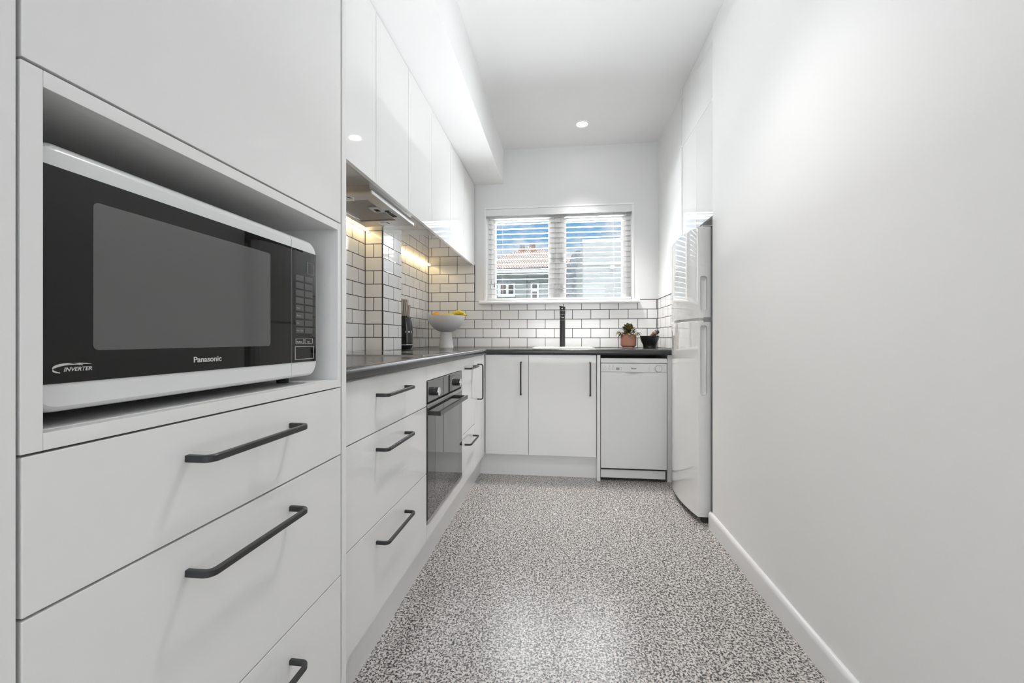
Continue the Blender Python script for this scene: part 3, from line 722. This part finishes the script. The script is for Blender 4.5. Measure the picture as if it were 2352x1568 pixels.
# ---------------------------------------------------------------- sink
sk = thing('sink', (0.012, 3.15, 0.9), 'white inset kitchen sink below the window', 'sink')
def rrect(x0, x1, y0, y1, r, n=6):
    p = []
    for cx, cy, a0 in ((x1-r, y0+r, -90), (x1-r, y1-r, 0), (x0+r, y1-r, 90), (x0+r, y0+r, 180)):
        for i in range(n+1):
            a = math.radians(a0+90*i/n); p.append((cx+r*math.cos(a), cy+r*math.sin(a)))
    return p
loops = [(rrect(-0.213, 0.236, 2.958, 3.445, 0.03), 0.9003), (rrect(-0.211, 0.234, 2.960, 3.443, 0.028), 0.9065), (rrect(-0.203, 0.226, 2.968, 3.435, 0.024), 0.908),
         (rrect(-0.180, 0.205, 2.990, 3.320, 0.05), 0.907), (rrect(-0.174, 0.199, 2.996, 3.314, 0.05), 0.899), (rrect(-0.168, 0.193, 3.002, 3.308, 0.05), 0.76), (rrect(-0.14, 0.165, 3.03, 3.28, 0.05), 0.735)]
vs, fs = [], []; N = len(loops[0][0])
for lp, z in loops: vs += [(x, y, z) for x, y in lp]
for k_ in range(len(loops)-1):
    for i in range(N): j = (i+1) % N; fs.append((k_*N+i, k_*N+j, (k_+1)*N+j, (k_+1)*N+i))
fs.append(tuple((len(loops)-1)*N+i for i in range(N)))
MB().faces(vs, fs).build('basin', ceram, sk)
MB().lathe([(0.04, 0), (0.04, 0.003), (0.02, 0.001), (0, 0.001)], Matrix.Translation((0.012, 3.15, 0.735)), 32).build('drain', chrome, sk)
# ---------------------------------------------------------------- tap
tx, ty = 0.0065, 3.385
tap = thing('kitchen_tap', (tx, ty, 0.908), 'tall slim black kitchen mixer tap standing behind the sink', 'tap')
MB().lathe([(0.0215, 0.907), (0.0215, 0.9075), (0.0215, 1.115), (0.0212, 1.118)], Matrix.Translation((tx, ty, 0)), 40).build('column', black, tap)
MB().lathe([(0.0218, 1.118), (0.0218, 1.1205)], Matrix.Translation((tx, ty, 0)), 40).build('joint_ring', greyp, tap)
m = MB().lathe([(0.0210, 1.1205), (0.0210, 1.19), (0.0195, 1.194), (0, 1.194)], Matrix.Translation((tx, ty, 0)), 40)
m.box(tx-0.0195, tx+0.0195, ty-0.17, ty, 1.156, 1.190, 0.004)
arm = m.build('spout_arm', black, tap)
hy = ty-0.175
MB().lathe([(0.0215, 1.1565), (0.0215, 1.182), (0.0, 1.182)], Matrix.Translation((tx, hy, 0)), 40).build('spout_head', black, arm)
MB().lathe([(0.0222, 1.182), (0.0222, 1.1835)], Matrix.Translation((tx, hy, 0)), 40).build('head_ring', chrome, arm)
MB().lathe([(0.0222, 1.1550), (0.0222, 1.1565)], Matrix.Translation((tx, hy, 0)), 40).build('head_ring', chrome, arm)
MB().lathe([(0.0215, 1.1550), (0.0215, 1.1515), (0.0130, 1.138), (0.0130, 1.136), (0, 1.136)], Matrix.Translation((tx, hy, 0)), 40).build('aerator', black, arm)
MB().lathe([(0.0125, 1.136), (0.0115, 1.130), (0, 1.130)], Matrix.Translation((tx, hy, 0)), 32).build('aerator_tip', chrome, arm)
m = MB().lathe([(0.0215, 1.1835), (0.0215, 1.212), (0.0200, 1.2145), (0, 1.2145)], Matrix.Translation((tx, hy, 0)), 40)
m.build('control_body', black, arm)
MB().box(-0.016, 0.020, -0.03, 0.016, -0.002, 0.002, 0.0015, M=Matrix.Translation((tx-0.009, hy, 1.2165)) @ Euler((0, math.radians(10), 0)).to_matrix().to_4x4()).build('lever', black, arm)
MB().lathe([(0.0045, 0), (0.0045, 0.002), (0, 0.003)], face_my(tx-0.003, hy-0.021, 1.200), 16).build('lever_screw', chrome, arm)

# ================================================================== WALL CABINETS
UX = -0.738
def ucab(y0, y1, label, hood=False):
    c_ = thing('wall_cabinet', (UX, (y0+y1)/2, 1.6), label, 'cabinet', 'row of wall cabinets over the worktop')
    xb = XW+0.002
    yb0 = y0+0.0012; yb1 = y1-0.0012
    if y0 < 2.62 and y1 > 2.33:
        MB().box(XC+0.002, UX-0.021, yb0, yb1, 1.604, 2.283).build('carcass', gloss, c_)
    else: MB().box(xb, UX-0.021, yb0, yb1, 1.604, 2.283).build('carcass', gloss, c_)
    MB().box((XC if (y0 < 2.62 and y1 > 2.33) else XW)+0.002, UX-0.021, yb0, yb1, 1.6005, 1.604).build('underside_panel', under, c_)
    MB().box(UX-0.018, UX, y0+0.0016, y1-0.0016, 1.592, 2.281, 0.0011).build('door', gloss, c_)
ucab(0.962, 1.599, 'white gloss wall cabinet nearest the tall end panel, showing a downlight reflection')
ucab(1.599, 1.954, 'white gloss wall cabinet over the range hood, right of the one with the downlight reflection')
ucab(1.954, 2.323, 'white gloss wall cabinet, third visible from the tall end panel')
ucab(2.323, 2.724, 'white gloss wall cabinet, fourth visible from the tall end panel')
ucab(2.724, 3.115, 'white gloss wall cabinet second from the window wall')
ucab(3.115, YB-0.002, 'white gloss wall cabinet touching the window wall')

# ---------------------------------------------------------------- range hood
hd = thing('range_hood', (-0.9, 1.868, 1.563), 'slim stainless steel range hood fitted beneath the wall cabinets above the cooktop', 'range hood')
hx_0, hx_1, hy_0, hy_1, hz_ = -1.032, -0.772, 1.626, 2.110, 1.563
fx0, fx1, fy0, fy1 = -1.008, -0.823, 1.655+0.045, 2.010
m = MB()
m.box(hx_0, hx_1, hy_0, fy0, hz_, 1.5785, 0.001).box(hx_0, hx_1, fy1, hy_1, hz_, 1.5785, 0.001).box(hx_0, fx0, fy0, fy1, hz_, 1.5785, 0.0005).box(fx1, hx_1, fy0, fy1, hz_, 1.5785, 0.0005)
m.box(hx_0+0.002, hx_1-0.01, hy_0+0.004, hy_1-0.004, 1.5785, 1.603)
m.build('body', steel, hd)
MB().box(fx0-0.001, fx1+0.001, fy0-0.001, fy1+0.001, 1.5665, 1.578).build('filter', filt, hd)
MB().box(hx_1-0.001, hx_1+0.006, hy_0-0.002, hy_1+0.002, 1.5625, 1.5760, 0.0015).build('front_lip', mat('satin_aluminium', (0.80, 0.80, 0.80), 0.35, metal=0.7), hd)
lt = MB().box(-0.872, -0.826, 1.802, 1.876, 1.5635, 1.568, 0.001).build('filter_latch', lgreyp, hd)
MB().box(-0.858, -0.836, 1.830, 1.862, 1.5630, 1.5645, 0.0005).build('latch_slot', dark, lt)
for i in range(5): MB().box(-0.816, -0.793, 1.857+0.021*i, 1.868+0.021*i, 1.5600, 1.5640, 0.001).build('button', black, hd)
for y in (1.672, 2.050):
    lb = MB().lathe([(0.028, 0), (0.028, -0.0025), (0.023, -0.004), (0.022, 0)], Matrix.Translation((-0.90, y, hz_)), 36, cap=False).build('lamp_ring', chrome, hd)
    MB().lathe([(0.0225, -0.0022), (0.0, -0.0022)], Matrix.Translation((-0.90, y, hz_)), 32, cap=False).build('lamp_lens', ceram, lb)

# ---------------------------------------------------------------- LED strips under the wall cabinets
for y0, y1, lb in ((0.962, 2.322, 'warm glowing light strip behind the range hood above the near tiles'), (2.625, 3.470, 'warm glowing light strip in the tiled corner right of the column')):
    s_ = thing('light_strip', (-1.115, (y0+y1)/2, 1.59), lb, 'light strip')
    MB().box(-1.130, -1.112, y0, y1, 1.5985, 1.6038).build('channel', lgreyp, s_)
    MB().box(-1.128, -1.114, y0+0.003, y1-0.003, 1.5945, 1.5988, 0.001).build('diffuser', ledm, s_)

# ================================================================== FRIDGE AND NICHE
fy_0, fy_1 = 2.298, 2.785
fr_ = thing('fridge', (0.95, 2.54, 0), 'tall white top freezer fridge with bowed doors at the end of the right wall', 'fridge')
MB().box(0.800, 1.36, fy_0+0.003, fy_1-0.003, 0.035, 1.548, 0.006).build('body', lgreyp, fr_)
def fdoor(z0, z1, name, hz0, hz1):
    pts = [(0.776, fy_0)]
    n = 18; xe, xf = 0.712, 0.700
    for i in range(n+1):
        f = i/n; y = fy_0+(fy_1-fy_0)*f
        x = xe+(xf-xe)*f-0.027*4*f*(1-f)*0.9
        if i == 0: pts.append((x+0.003, y)); pts.append((x+0.0003, y+0.003)); continue
        if i == n: pts.append((x, y-0.004)); pts.append((x+0.004, y)); continue
        pts.append((x, y))
    pts.append((0.776, fy_1))
    m = MB().prism(pts, z0, z1, bev=0.003)
    d = m.build(name, fridgew, fr_, angle=25)
    # recessed grip cut into the near edge
    g0, g1 = 0.7240, 0.7555
    rin = corner_poly(g0, g1, hz0, hz1, 0.010, ('tr', 'tl', 'bl', 'br'))
    yy = fy_0
    cut = MB().prism(rin, -0.016, 0.01, M=basis((0, yy, 0), (1, 0, 0), (0, 0, 1), (0, -1, 0))).build('cutter', lgreyp, fr_, smooth=False)
    bm_ = d.modifiers.new('cut', 'BOOLEAN'); bm_.object = cut; bm_.operation = 'DIFFERENCE'; bm_.solver = 'EXACT'
    for q in list(d.modifiers):
        if q.type != 'BOOLEAN': d.modifiers.remove(q)
    dg = bpy.context.evaluated_depsgraph_get(); me = bpy.data.meshes.new_from_object(d.evaluated_get(dg))
    d.modifiers.clear(); d.data = me; me.materials.clear(); me.materials.append(fridgew); bpy.data.objects.remove(cut)
    me.polygons.foreach_set('use_smooth', [True]*len(me.polygons)); me.set_sharp_from_angle(angle=math.radians(25))
    for p_ in me.polygons: p_.material_index = 0
    wm = d.modifiers.new('normals', 'WEIGHTED_NORMAL'); wm.keep_sharp = True
    rim_o = corner_poly(g0-0.0012, g1+0.0012, hz0-0.0012, hz1+0.0012, 0.0112, ('tr', 'tl', 'bl', 'br'))
    vs = []; fs = []; N = len(rin)
    for lp, y in ((rim_o, yy-0.0001), (rim_o, yy-0.0008), (rin, yy-0.0008), (rin, yy+0.003)): vs += [(x, y, z) for x, z in lp]
    for k_ in range(3):
        for i in range(N): j = (i+1) % N; fs.append((k_*N+i, k_*N+j, (k_+1)*N+j, (k_+1)*N+i))
    MB().faces(vs, fs).build('grip_rim', lgreyp, d)
    return d
fdoor(0.033, 1.066, 'fridge_door', 0.675, 1.040)
fdoor(1.078, 1.560, 'freezer_door', 1.120, 1.300)
MB().box(0.715, 0.776, fy_0+0.004, fy_1-0.006, 1.066, 1.078).build('door_gap_trim', steel, fr_)
MB().box(0.776, 0.801, fy_0+0.006, fy_1-0.006, 0.05, 1.545).build('door_gasket', greyp, fr_)
MB().box(0.735, 0.800, fy_0+0.002, fy_0+0.04, 1.5605, 1.567, 0.002).build('hinge_cover', lgreyp, fr_)
MB().box(0.74, 0.784, fy_0-0.003, fy_0+0.012, 1.060, 1.084, 0.002).build('middle_hinge', greyp, fr_)
for x, y in ((0.76, 2.325), (0.76, 2.75), (1.30, 2.325), (1.30, 2.75)):
    MB().box(x-0.022, x+0.022, y-0.02, y+0.02, 0.0, 0.036, 0.003).build('foot', rubber, fr_)
# cabinets above the fridge
fc = thing('fridge_cabinet', (0.765, 2.51, 1.6), 'white gloss cupboard built into the right wall above the fridge', 'cabinet')
MB().box(0.785, 1.44, 2.237, 2.788, 1.606, 2.565).build('carcass', carc, fc)
MB().box(0.765, 0.783, 2.2375, 2.7880, 2.1965, 2.495, 0.0012).build('flap_door', gloss, fc)
MB().box(0.765, 0.783, 2.2375, 2.4925, 1.6000, 2.1930, 0.0012).build('door', gloss, fc)
MB().box(0.765, 0.783, 2.4950, 2.7780, 1.6000, 2.1930, 0.0012).build('door', gloss, fc)
MB().box(0.767, 0.784, 2.2375, 2.7880, 2.4985, 2.5685).build('top_filler', carc, fc)
MB().box(0.764, 1.44, 2.790, 2.809, 0.0, 2.5685, 0.0008).build('side_panel', carc, None, label='white full height side panel behind the fridge', cat='cabinet panel')

# ================================================================== THINGS ON THE WORKTOP
# knife block
kb = thing('knife_block', (-1.061, 2.765, 0.9), 'black rounded knife block with chrome base beside the tiled column', 'knife block')
def stadium(w, d, n=14):
    p = []
    for k_ in (0, 1):
        for i in range(n+1):
            a = -math.pi/2+math.pi*i/n + math.pi*k_; s_ = 1 if k_ == 0 else -1
            p.append((s_*(w/2-d/2)+d/2*math.cos(a), d/2*math.sin(a)))
    return p
def loft(levels, M):
    vs, fs = [], []; N = None
    for (w, d, z, ox) in levels:
        st = stadium(w, d); N = len(st); vs += [(x+ox, y, z) for x, y in st]
    for k_ in range(len(levels)-1):
        for i in range(N): j = (i+1) % N; fs.append((k_*N+i, k_*N+j, (k_+1)*N+j, (k_+1)*N+i))
    fs.append(tuple(range(N))[::-1]); fs.append(tuple((len(levels)-1)*N+i for i in range(N)))
    return MB().faces(vs, fs, M)
KM = Matrix.Translation((-1.061, 2.765, 0)) @ Matrix.Rotation(math.radians(-12), 4, 'Z')
lv = [(0.092, 0.078, 0.9315, 0), (0.094, 0.080, 0.94, 0), (0.094, 0.080, 1.00, 0), (0.090, 0.080, 1.05, 0), (0.082, 0.078, 1.085, -0.002), (0.068, 0.074, 1.112, -0.004), (0.064, 0.070, 1.120, -0.006), (0.050, 0.06, 1.124, -0.006)]
lv = [(max(a, b_+0.001), b_, c_, d_) for a, b_, c_, d_ in lv]
loft(lv, KM).build('body', blackk, kb)
loft([(0.095, 0.081, 0.9270, 0), (0.096, 0.082, 0.9300, 0), (0.095, 0.081, 0.9320, 0)], KM).build('chrome_band', chrome, kb)
loft([(0.064, 0.060, 0.9003, 0), (0.072, 0.066, 0.9060, 0), (0.088, 0.076, 0.9190, 0), (0.093, 0.079, 0.9272, 0)], KM).build('base', mat('gunmetal', (0.10, 0.11, 0.12), 0.15, metal=0.8), kb)
# lettering on the rounded front
for i, ch in enumerate('SMEG'):
    yy = -0.0
    ang = math.radians(-68+30*i)
    px = 0.006+0.0408*math.cos(ang); py = 0.0408*math.sin(ang)
    Mt = KM @ basis((px, py, 1.012), (-math.sin(ang), math.cos(ang), 0), (0, 0, 1), (math.cos(ang), math.sin(ang), 0)) @ Matrix.Translation((-0.0055, 0, 0))
    text('brand_letter', ch, 0.0165, Mt, chrome, kb, bold=0.0004, ext=0.0006)
# knives: handles up
kstl = mat('knife_handle_steel', (0.42, 0.39, 0.36), 0.22, metal=1.0)
kg = 'knives standing in the black knife block'
kpos = [(-1.096, 2.75, 0.122, 'tallest steel knife handle at the left of the black block', -0.010), (-1.081, 2.745, 0.118, 'steel knife handle second from left in the black block', 0.0), (-1.067, 2.75, 0.116, 'steel knife handle in the middle of the black block', 0.004), (-1.054, 2.745, 0.114, 'steel knife handle right of centre in the black block', 0.016), (-1.038, 2.75, 0.078, 'shortest steel knife handle at the right of the black block', 0.03)]
for x, y, h, lb, lean in kpos:
    kf = thing('knife', (x, y, 1.118), lb, 'knife', kg)
    Mk = Matrix.Translation((x-0.0, y, 1.1245)) @ Matrix.Rotation(lean+math.radians(4), 4, 'Y')
    MB().box(-0.0055, 0.0055, -0.011, 0.011, 0.0, h, 0.003, 3, M=Mk).build('handle', kstl, kf)
    MB().box(-0.0056, 0.0056, -0.0113, 0.0113, h-0.004, h+0.001, 0.002, M=Mk).build('handle_cap', chrome, kf)
    MB().box(-0.0010, 0.0010, -0.010, 0.010, -0.10, 0.0, 0.0, M=Mk).build('blade', steel, kf)

# fruit bowl on its pedestal
BX, BY = -0.912, 3.24
fb = thing('fruit_bowl', (BX, BY, 0.9), 'white pedestal fruit bowl in the tiled corner', 'bowl')
MB().lathe([(0.057, 0.9003), (0.058, 0.904), (0.053, 0.940), (0.047, 0.985), (0.044, 1.024), (0.0, 1.024)], Matrix.Translation((BX, BY, 0)), 48).build('pedestal', bowlm, fb)
R = 0.146
pr = []
for i in range(15):
    a = math.radians(-90+86*i/14); pr.append((max(R*math.cos(a), 0.0), 1.155+0.135*math.sin(a)))
inner = [(max(r_-0.005, 0), z+0.005 if i < len(pr)-1 else z) for i, (r_, z) in enumerate(pr)]
prof2 = pr + [(R-0.0005, 1.1525), (R-0.003, 1.1535)] + inner[::-1]
MB().lathe(prof2, Matrix.Translation((BX, BY, 0)), 64, cap=False).build('dish', bowlm, fb)
# pierced lug on the left side of the rim
lug = []
for i in range(13):
    a = math.pi*i/12; lug.append((0.032*math.cos(a), 0.026*math.sin(a)))
lug = [(0.038, -0.022)]+lug+[(-0.038, -0.022)]
ang = math.radians(212)
Ml = basis((BX+(R-0.006)*math.cos(ang), BY+(R-0.006)*math.sin(ang), 1.150), (-math.sin(ang), math.cos(ang), 0), (0, 0, 1), (math.cos(ang), math.sin(ang), 0))
lg = MB().prism(lug, -0.0025, 0.0025, M=Ml, bev=0.001).build('lug', bowlm, fb)
MB().lathe([(0.0045, 0.0026), (0.0, 0.0026)], Ml @ Matrix.Translation((0, 0.006, 0.0003)), 16, cap=False).build('lug_hole', greyp, lg)
# orange
def fruit(x, y, z, r_):
    p = [(0, -r_*0.97)]
    for i in range(1, 18): a = -math.pi/2+math.pi*i/18; p.append((r_*math.cos(a), r_*0.97*math.sin(a)))
    p.append((0, r_*0.94)); o = thing('orange', (x, y, z-r_*0.97), 'round orange lying at the left of the white fruit bowl', 'orange')
    MB().lathe(p, Matrix.Translation((x, y, z)), 32).build('peel', orange, o)
    MB().lathe([(0.003, 0), (0.002, 0.003), (0, 0.003)], Matrix.Translation((x, y, z+r_*0.93)), 8).build('stem_scar', banend, o)
fruit(-0.982, 3.205, 1.142, 0.040)
def banana(pts, label, r_=0.017):
    # smooth curve through control points
    P_ = [Vector(p) for p in pts]; path = []
    n = 22
    for i in range(n+1):
        f = i/n; a = P_[0].lerp(P_[1], f); b_ = P_[1].lerp(P_[2], f); path.append(a.lerp(b_, f))
    def sec(i):
        f = i/n; rr = r_*min(1, (math.sin(math.pi*min(max(f, 0.0), 1.0))*1.6)**0.55) if 0 < f < 1 else r_*0.25
        rr = max(rr, r_*0.28)
        return [(rr*math.cos(2*math.pi*k_/10)*(1.0 if k_ % 2 else 1.04), rr*math.sin(2*math.pi*k_/10)) for k_ in range(10)]
    o = thing('banana', tuple(P_[0]), label, 'banana')
    MB().sweep(path, sec).build('peel', ban, o, angle=60)
    d0_ = (path[0]-path[1]).normalized(); d1_ = (path[-1]-path[-2]).normalized()
    MB().cyl(path[0]-d0_*0.002, path[0]+d0_*0.014, r_*0.30, r_*0.24, 8).build('stem', banend, o)
    MB().cyl(path[-1]-d1_*0.001, path[-1]+d1_*0.004, r_*0.28, r_*0.16, 8).build('tip', banend, o)
banana([(-0.955, 3.17, 1.141), (-0.905, 3.13, 1.151), (-0.835, 3.175, 1.157)], 'long banana lying flat across the front of the white bowl', 0.0155)
banana([(-0.880, 3.235, 1.130), (-0.825, 3.215, 1.200), (-0.775, 3.245, 1.172)], 'greenish yellow banana arching above the right rim of the bowl', 0.0165)
banana([(-0.865, 3.275, 1.125), (-0.810, 3.275, 1.175), (-0.758, 3.285, 1.160)], 'yellow banana poking over the right rim of bowl, behind the arching one', 0.0165)
banana([(-0.895, 3.255, 1.125), (-0.845, 3.255, 1.190), (-0.785, 3.268, 1.182)], 'yellow banana in the middle of the bunch at the right of the bowl', 0.0155)

# potted plant
PX, PY = 0.512, 3.31
pl = thing('potted_plant', (PX, PY, 0.9), 'small olive leaved plant in a pink terracotta pot', 'plant')
MB().lathe([(0.040, 0.9003), (0.042, 0.9025), (0.044, 0.9095), (0.0, 0.9095)], Matrix.Translation((PX, PY, 0)), 48).build('pot_base', cream, pl)
MB().lathe([(0.0445, 0.9085), (0.0555, 0.9165), (0.0575, 0.920)], Matrix.Translation((PX, PY, 0)), 48).build('pot_band', terrad, pl)
MB().lathe([(0.0570, 0.9175), (0.0590, 0.923), (0.0590, 0.985), (0.0565, 1.000), (0.0525, 1.009), (0.0495, 1.009), (0.0495, 0.99), (0.0, 0.99)], Matrix.Translation((PX, PY, 0)), 56).build('pot', terra, pl)
MB().lathe([(0.0495, 0.993), (0.0, 1.0)], Matrix.Translation((PX, PY, 0)), 32, cap=False).build('soil', soil, pl)
leaf_list = []
def leaf(mb, base, tip_dir, L_, W_, curl):
    d = Vector(tip_dir).normalized(); side = d.cross(Vector((0, 0, 1)))
    if side.length < 0.1: side = Vector((1, 0, 0))
    side.normalize(); nrm = side.cross(d).normalized()
    vs, fs = [], []; nl = 7
    for i in range(nl+1):
        f = i/nl; w = W_*(math.sin(math.pi*min(1, f*0.93+0.035))**0.7)
        if i == nl: w = W_*0.06
        c0 = Vector(base)+d*(L_*f)-Vector((0, 0, 1))*curl*f*f*L_
        for s_, up_ in ((-1, 0.22), (-0.5, 0.06), (0, 0), (0.5, 0.06), (1, 0.22)):
            vs.append(c0+side*(s_*w)+nrm*(up_*w))
    for i in range(nl):
        for k_ in range(4): fs.append((i*5+k_, i*5+k_+1, (i+1)*5+k_+1, (i+1)*5+k_))
    mb.faces([tuple(v) for v in vs], fs)
rnd = random.Random(3)
m1, m2, ms2 = MB(), MB(), MB()
for i in range(92):
    az = rnd.uniform(0, 2*math.pi); tier = rnd.random()
    el = math.radians(5+70*tier+rnd.uniform(-28, 28)); az += rnd.uniform(-0.4, 0.4)
    L_ = rnd.uniform(0.026, 0.038); W_ = L_*rnd.uniform(0.40, 0.50)
    br = Vector((PX+0.042*math.cos(az)*rnd.uniform(0.1, 1.0), PY+0.042*math.sin(az)*rnd.uniform(0.1, 1.0), 0))
    rad = 0.050*(1-tier)+0.008; hz = 1.008+0.052*tier**0.9+rnd.uniform(-0.010, 0.008)
    bs = Vector((PX+rad*math.cos(az), PY+rad*math.sin(az), hz))
    d = Vector((math.cos(az)*math.cos(el), math.sin(az)*math.cos(el), math.sin(el)-0.10))
    leaf(m1 if i % 3 else m2, bs, d, L_, W_, 0.35*(1-tier))
    ms2.cyl((PX+rad*0.35*math.cos(az), PY+rad*0.35*math.sin(az), 0.994), tuple(bs), 0.0011, 0.0008, 6)
for (dx, dz, ex) in ((-0.062, 1.028, -1), (-0.052, 1.006, -0.8), (0.062, 1.018, 1), (0.055, 1.010, 0.8), (-0.068, 1.020, -0.9)):
    for q in (0, 1):
        leaf(m1 if q else m2, (PX+dx, PY-0.02+0.015*q, dz), (ex*0.8, -0.5+0.4*q, 0.10-0.5*q), 0.034, 0.0145, 0.45)
m1.build('foliage', leafm, pl, angle=80); m2.build('foliage', leafm2, pl, angle=80, label='paler olive leaves'); ms2.build('stems', leafm2, pl)

# mortar and pestle
MX, MY = 0.662, 3.27
MB().lathe([(0.046, 0.9003), (0.048, 0.903), (0.047, 0.915), (0.050, 0.928), (0.058, 0.945), (0.066, 0.965), (0.069, 0.986), (0.070, 0.993), (0.064, 0.993), (0.059, 0.975), (0.045, 0.95), (0.02, 0.94), (0, 0.94)], Matrix.Translation((MX, MY, 0)), 48, cap=False).build('mortar', blackg, None, label='black speckled granite mortar beside the potted plant', cat='mortar')
ps = thing('pestle', (MX-0.02, MY, 0.95), 'brown and black pestle leaning in the granite mortar', 'pestle')
Mp = Matrix.Translation((MX-0.030, MY-0.005, 0.957)) @ Vector((0.80, 0.02, 0.64)).to_track_quat('Z', 'Y').to_matrix().to_4x4()
MB().lathe([(0, 0), (0.014, 0.004), (0.015, 0.02), (0.011, 0.045), (0.015, 0.070), (0.019, 0.082), (0.0165, 0.092)], Mp, 28).build('grip', woodm, ps)
MB().lathe([(0.0168, 0.0915), (0.0180, 0.093), (0.0168, 0.0945)], Mp, 28).build('band', mat('copper_band', (0.75, 0.5, 0.38), 0.3, metal=0.6), ps)
MB().lathe([(0.0165, 0.094), (0.0185, 0.104), (0.0165, 0.116), (0.008, 0.122), (0, 0.123)], Mp, 28).build('head', mat('dark_stone', (0.05, 0.055, 0.06), 0.45), ps)

# ================================================================== OUTSIDE
MB().box(-40, 40, 5, 80, -3.4, -3.2).build('ground', grass, None, kind='structure')
hs = thing('house', (-1.5, 19.6, -3.2), 'grey house with clay tiled hip roof seen through the left pane', 'house')
MB().box(-4.1, 1.25, 19.75, 25.5, -3.2, 4.05).build('wall', render_b, hs)
vs = [(-4.6, 19.3, 4.16), (1.75, 19.3, 4.16), (1.75, 25.9, 4.16), (-4.6, 25.9, 4.16), (-1.72, 22.7, 6.02), (-1.50, 22.9, 6.02)]
MB().faces(vs, [(0, 1, 5, 4), (1, 2, 5), (2, 3, 4, 5), (3, 0, 4), (0, 3, 2, 1)]).build('roof', rooft, hs)
MB().box(-4.62, 1.77, 19.24, 19.34, 4.03, 4.20).build('gutter', ext_white, hs)
MB().box(-4.6, 1.75, 19.30, 19.78, 4.00, 4.05).build('soffit', render_w, hs)
MB().box(-4.62, 1.77, 19.20, 19.25, 4.19, 4.25).build('gutter_shadow', ext_dark, hs)  # dark strip imitating the shadow line at the eaves
MB().box(-1.66, -1.58, 19.68, 19.76, -3, 3.98).build('downpipe', slate, hs)
for x0, z0_, z1_ in ((-2.18, 5.10, 5.88), (-1.62, 5.62, 5.98)):
    ch = MB().box(x0, x0+0.18, 22.0, 22.5, z0_-0.6, z1_).build('chimney', brick, hs)
    MB().box(x0-0.03, x0+0.21, 21.96, 22.54, z1_-0.10, z1_+0.05).build('chimney_cap', slate, ch)
def hwin(x0, x1, z0, z1, panes):
    w = MB().box(x0-0.06, x1+0.06, 19.68, 19.76, z0-0.06, z1+0.05).build('window', ext_white, hs)
    for a, b_, c_, d_ in panes: MB().box(a, b_, 19.66, 19.69, c_, d_).build('pane', ext_glass, w)
    MB().box(x0-0.10, x1+0.08, 19.60, 19.76, z1+0.05, z1+0.13).build('hood', slate, w)
hwin(-2.97, -2.25, 3.02, 3.60, [(-2.87, -2.63, 3.10, 3.54), (-2.50, -2.27, 3.10, 3.54)])
hwin(-1.39, -1.12, 2.60, 3.60, [(-1.37, -1.16, 3.33, 3.58), (-1.37, -1.16, 2.70, 3.20)])
hwin(0.05, 0.76, 2.60, 3.62, [(0.07, 0.30, 2.70, 3.60), (0.44, 0.74, 2.70, 3.60)])
bd = thing('building', (2.6, 13.5, -3.2), 'pale rendered building filling the right of the window view', 'building')
MB().box(0.588, 5.5, 12.0, 17.0, -3.2, 3.72).build('wall', render_w, bd)
MB().faces([(0.585, 11.98, 3.70), (5.5, 11.98, 3.78), (5.5, 12.25, 3.78), (0.585, 12.25, 3.70), (0.585, 11.98, 3.775), (5.5, 11.98, 3.85), (5.5, 12.25, 3.85), (0.585, 12.25, 3.775)], [(0, 1, 5, 4), (1, 2, 6, 5), (2, 3, 7, 6), (3, 0, 4, 7), (4, 5, 6, 7), (0, 3, 2, 1)]).build('parapet', ext_white, bd)
MB().faces([(1.26, 12.2, 3.82), (5.5, 12.2, 3.87), (5.5, 14, 4.6), (1.9, 14, 4.1), (1.26, 12.2, 3.78), (5.5, 12.2, 3.80), (5.5, 14, 4.5), (1.9, 14, 4.0)], [(0, 1, 2, 3), (4, 7, 6, 5), (0, 4, 5, 1), (1, 5, 6, 2), (2, 6, 7, 3), (3, 7, 4, 0)]).build('roof', rooft, bd)
MB().box(0.588, 5.5, 11.97, 12.0, 3.06, 3.11).build('ledge', ext_white, bd)
MB().box(1.05, 1.17, 11.975, 12.0, 2.975, 2.995).box(1.20, 1.30, 11.975, 12.0, 2.98, 2.998).build('vent', greyp, bd)
MB().box(1.36, 1.47, 11.93, 12.0, 2.93, 3.03).build('wall_lamp', ext_white, bd)
sb = thing('shed_roof', (1.2, 17.5, -3.2), 'curved grey shingle roof behind the pale building', 'roof')
MB().prism([(0.22, -3.2), (2.5, -3.2), (2.5, 4.60), (0.62, 4.60), (0.46, 4.50), (0.37, 4.32), (0.33, 4.10), (0.22, 4.05)], -19.0, -17.4, M=basis((0, 0, 0), (1, 0, 0), (0, 0, 1), (0, -1, 0))).build('shingle_wall', slate, sb)
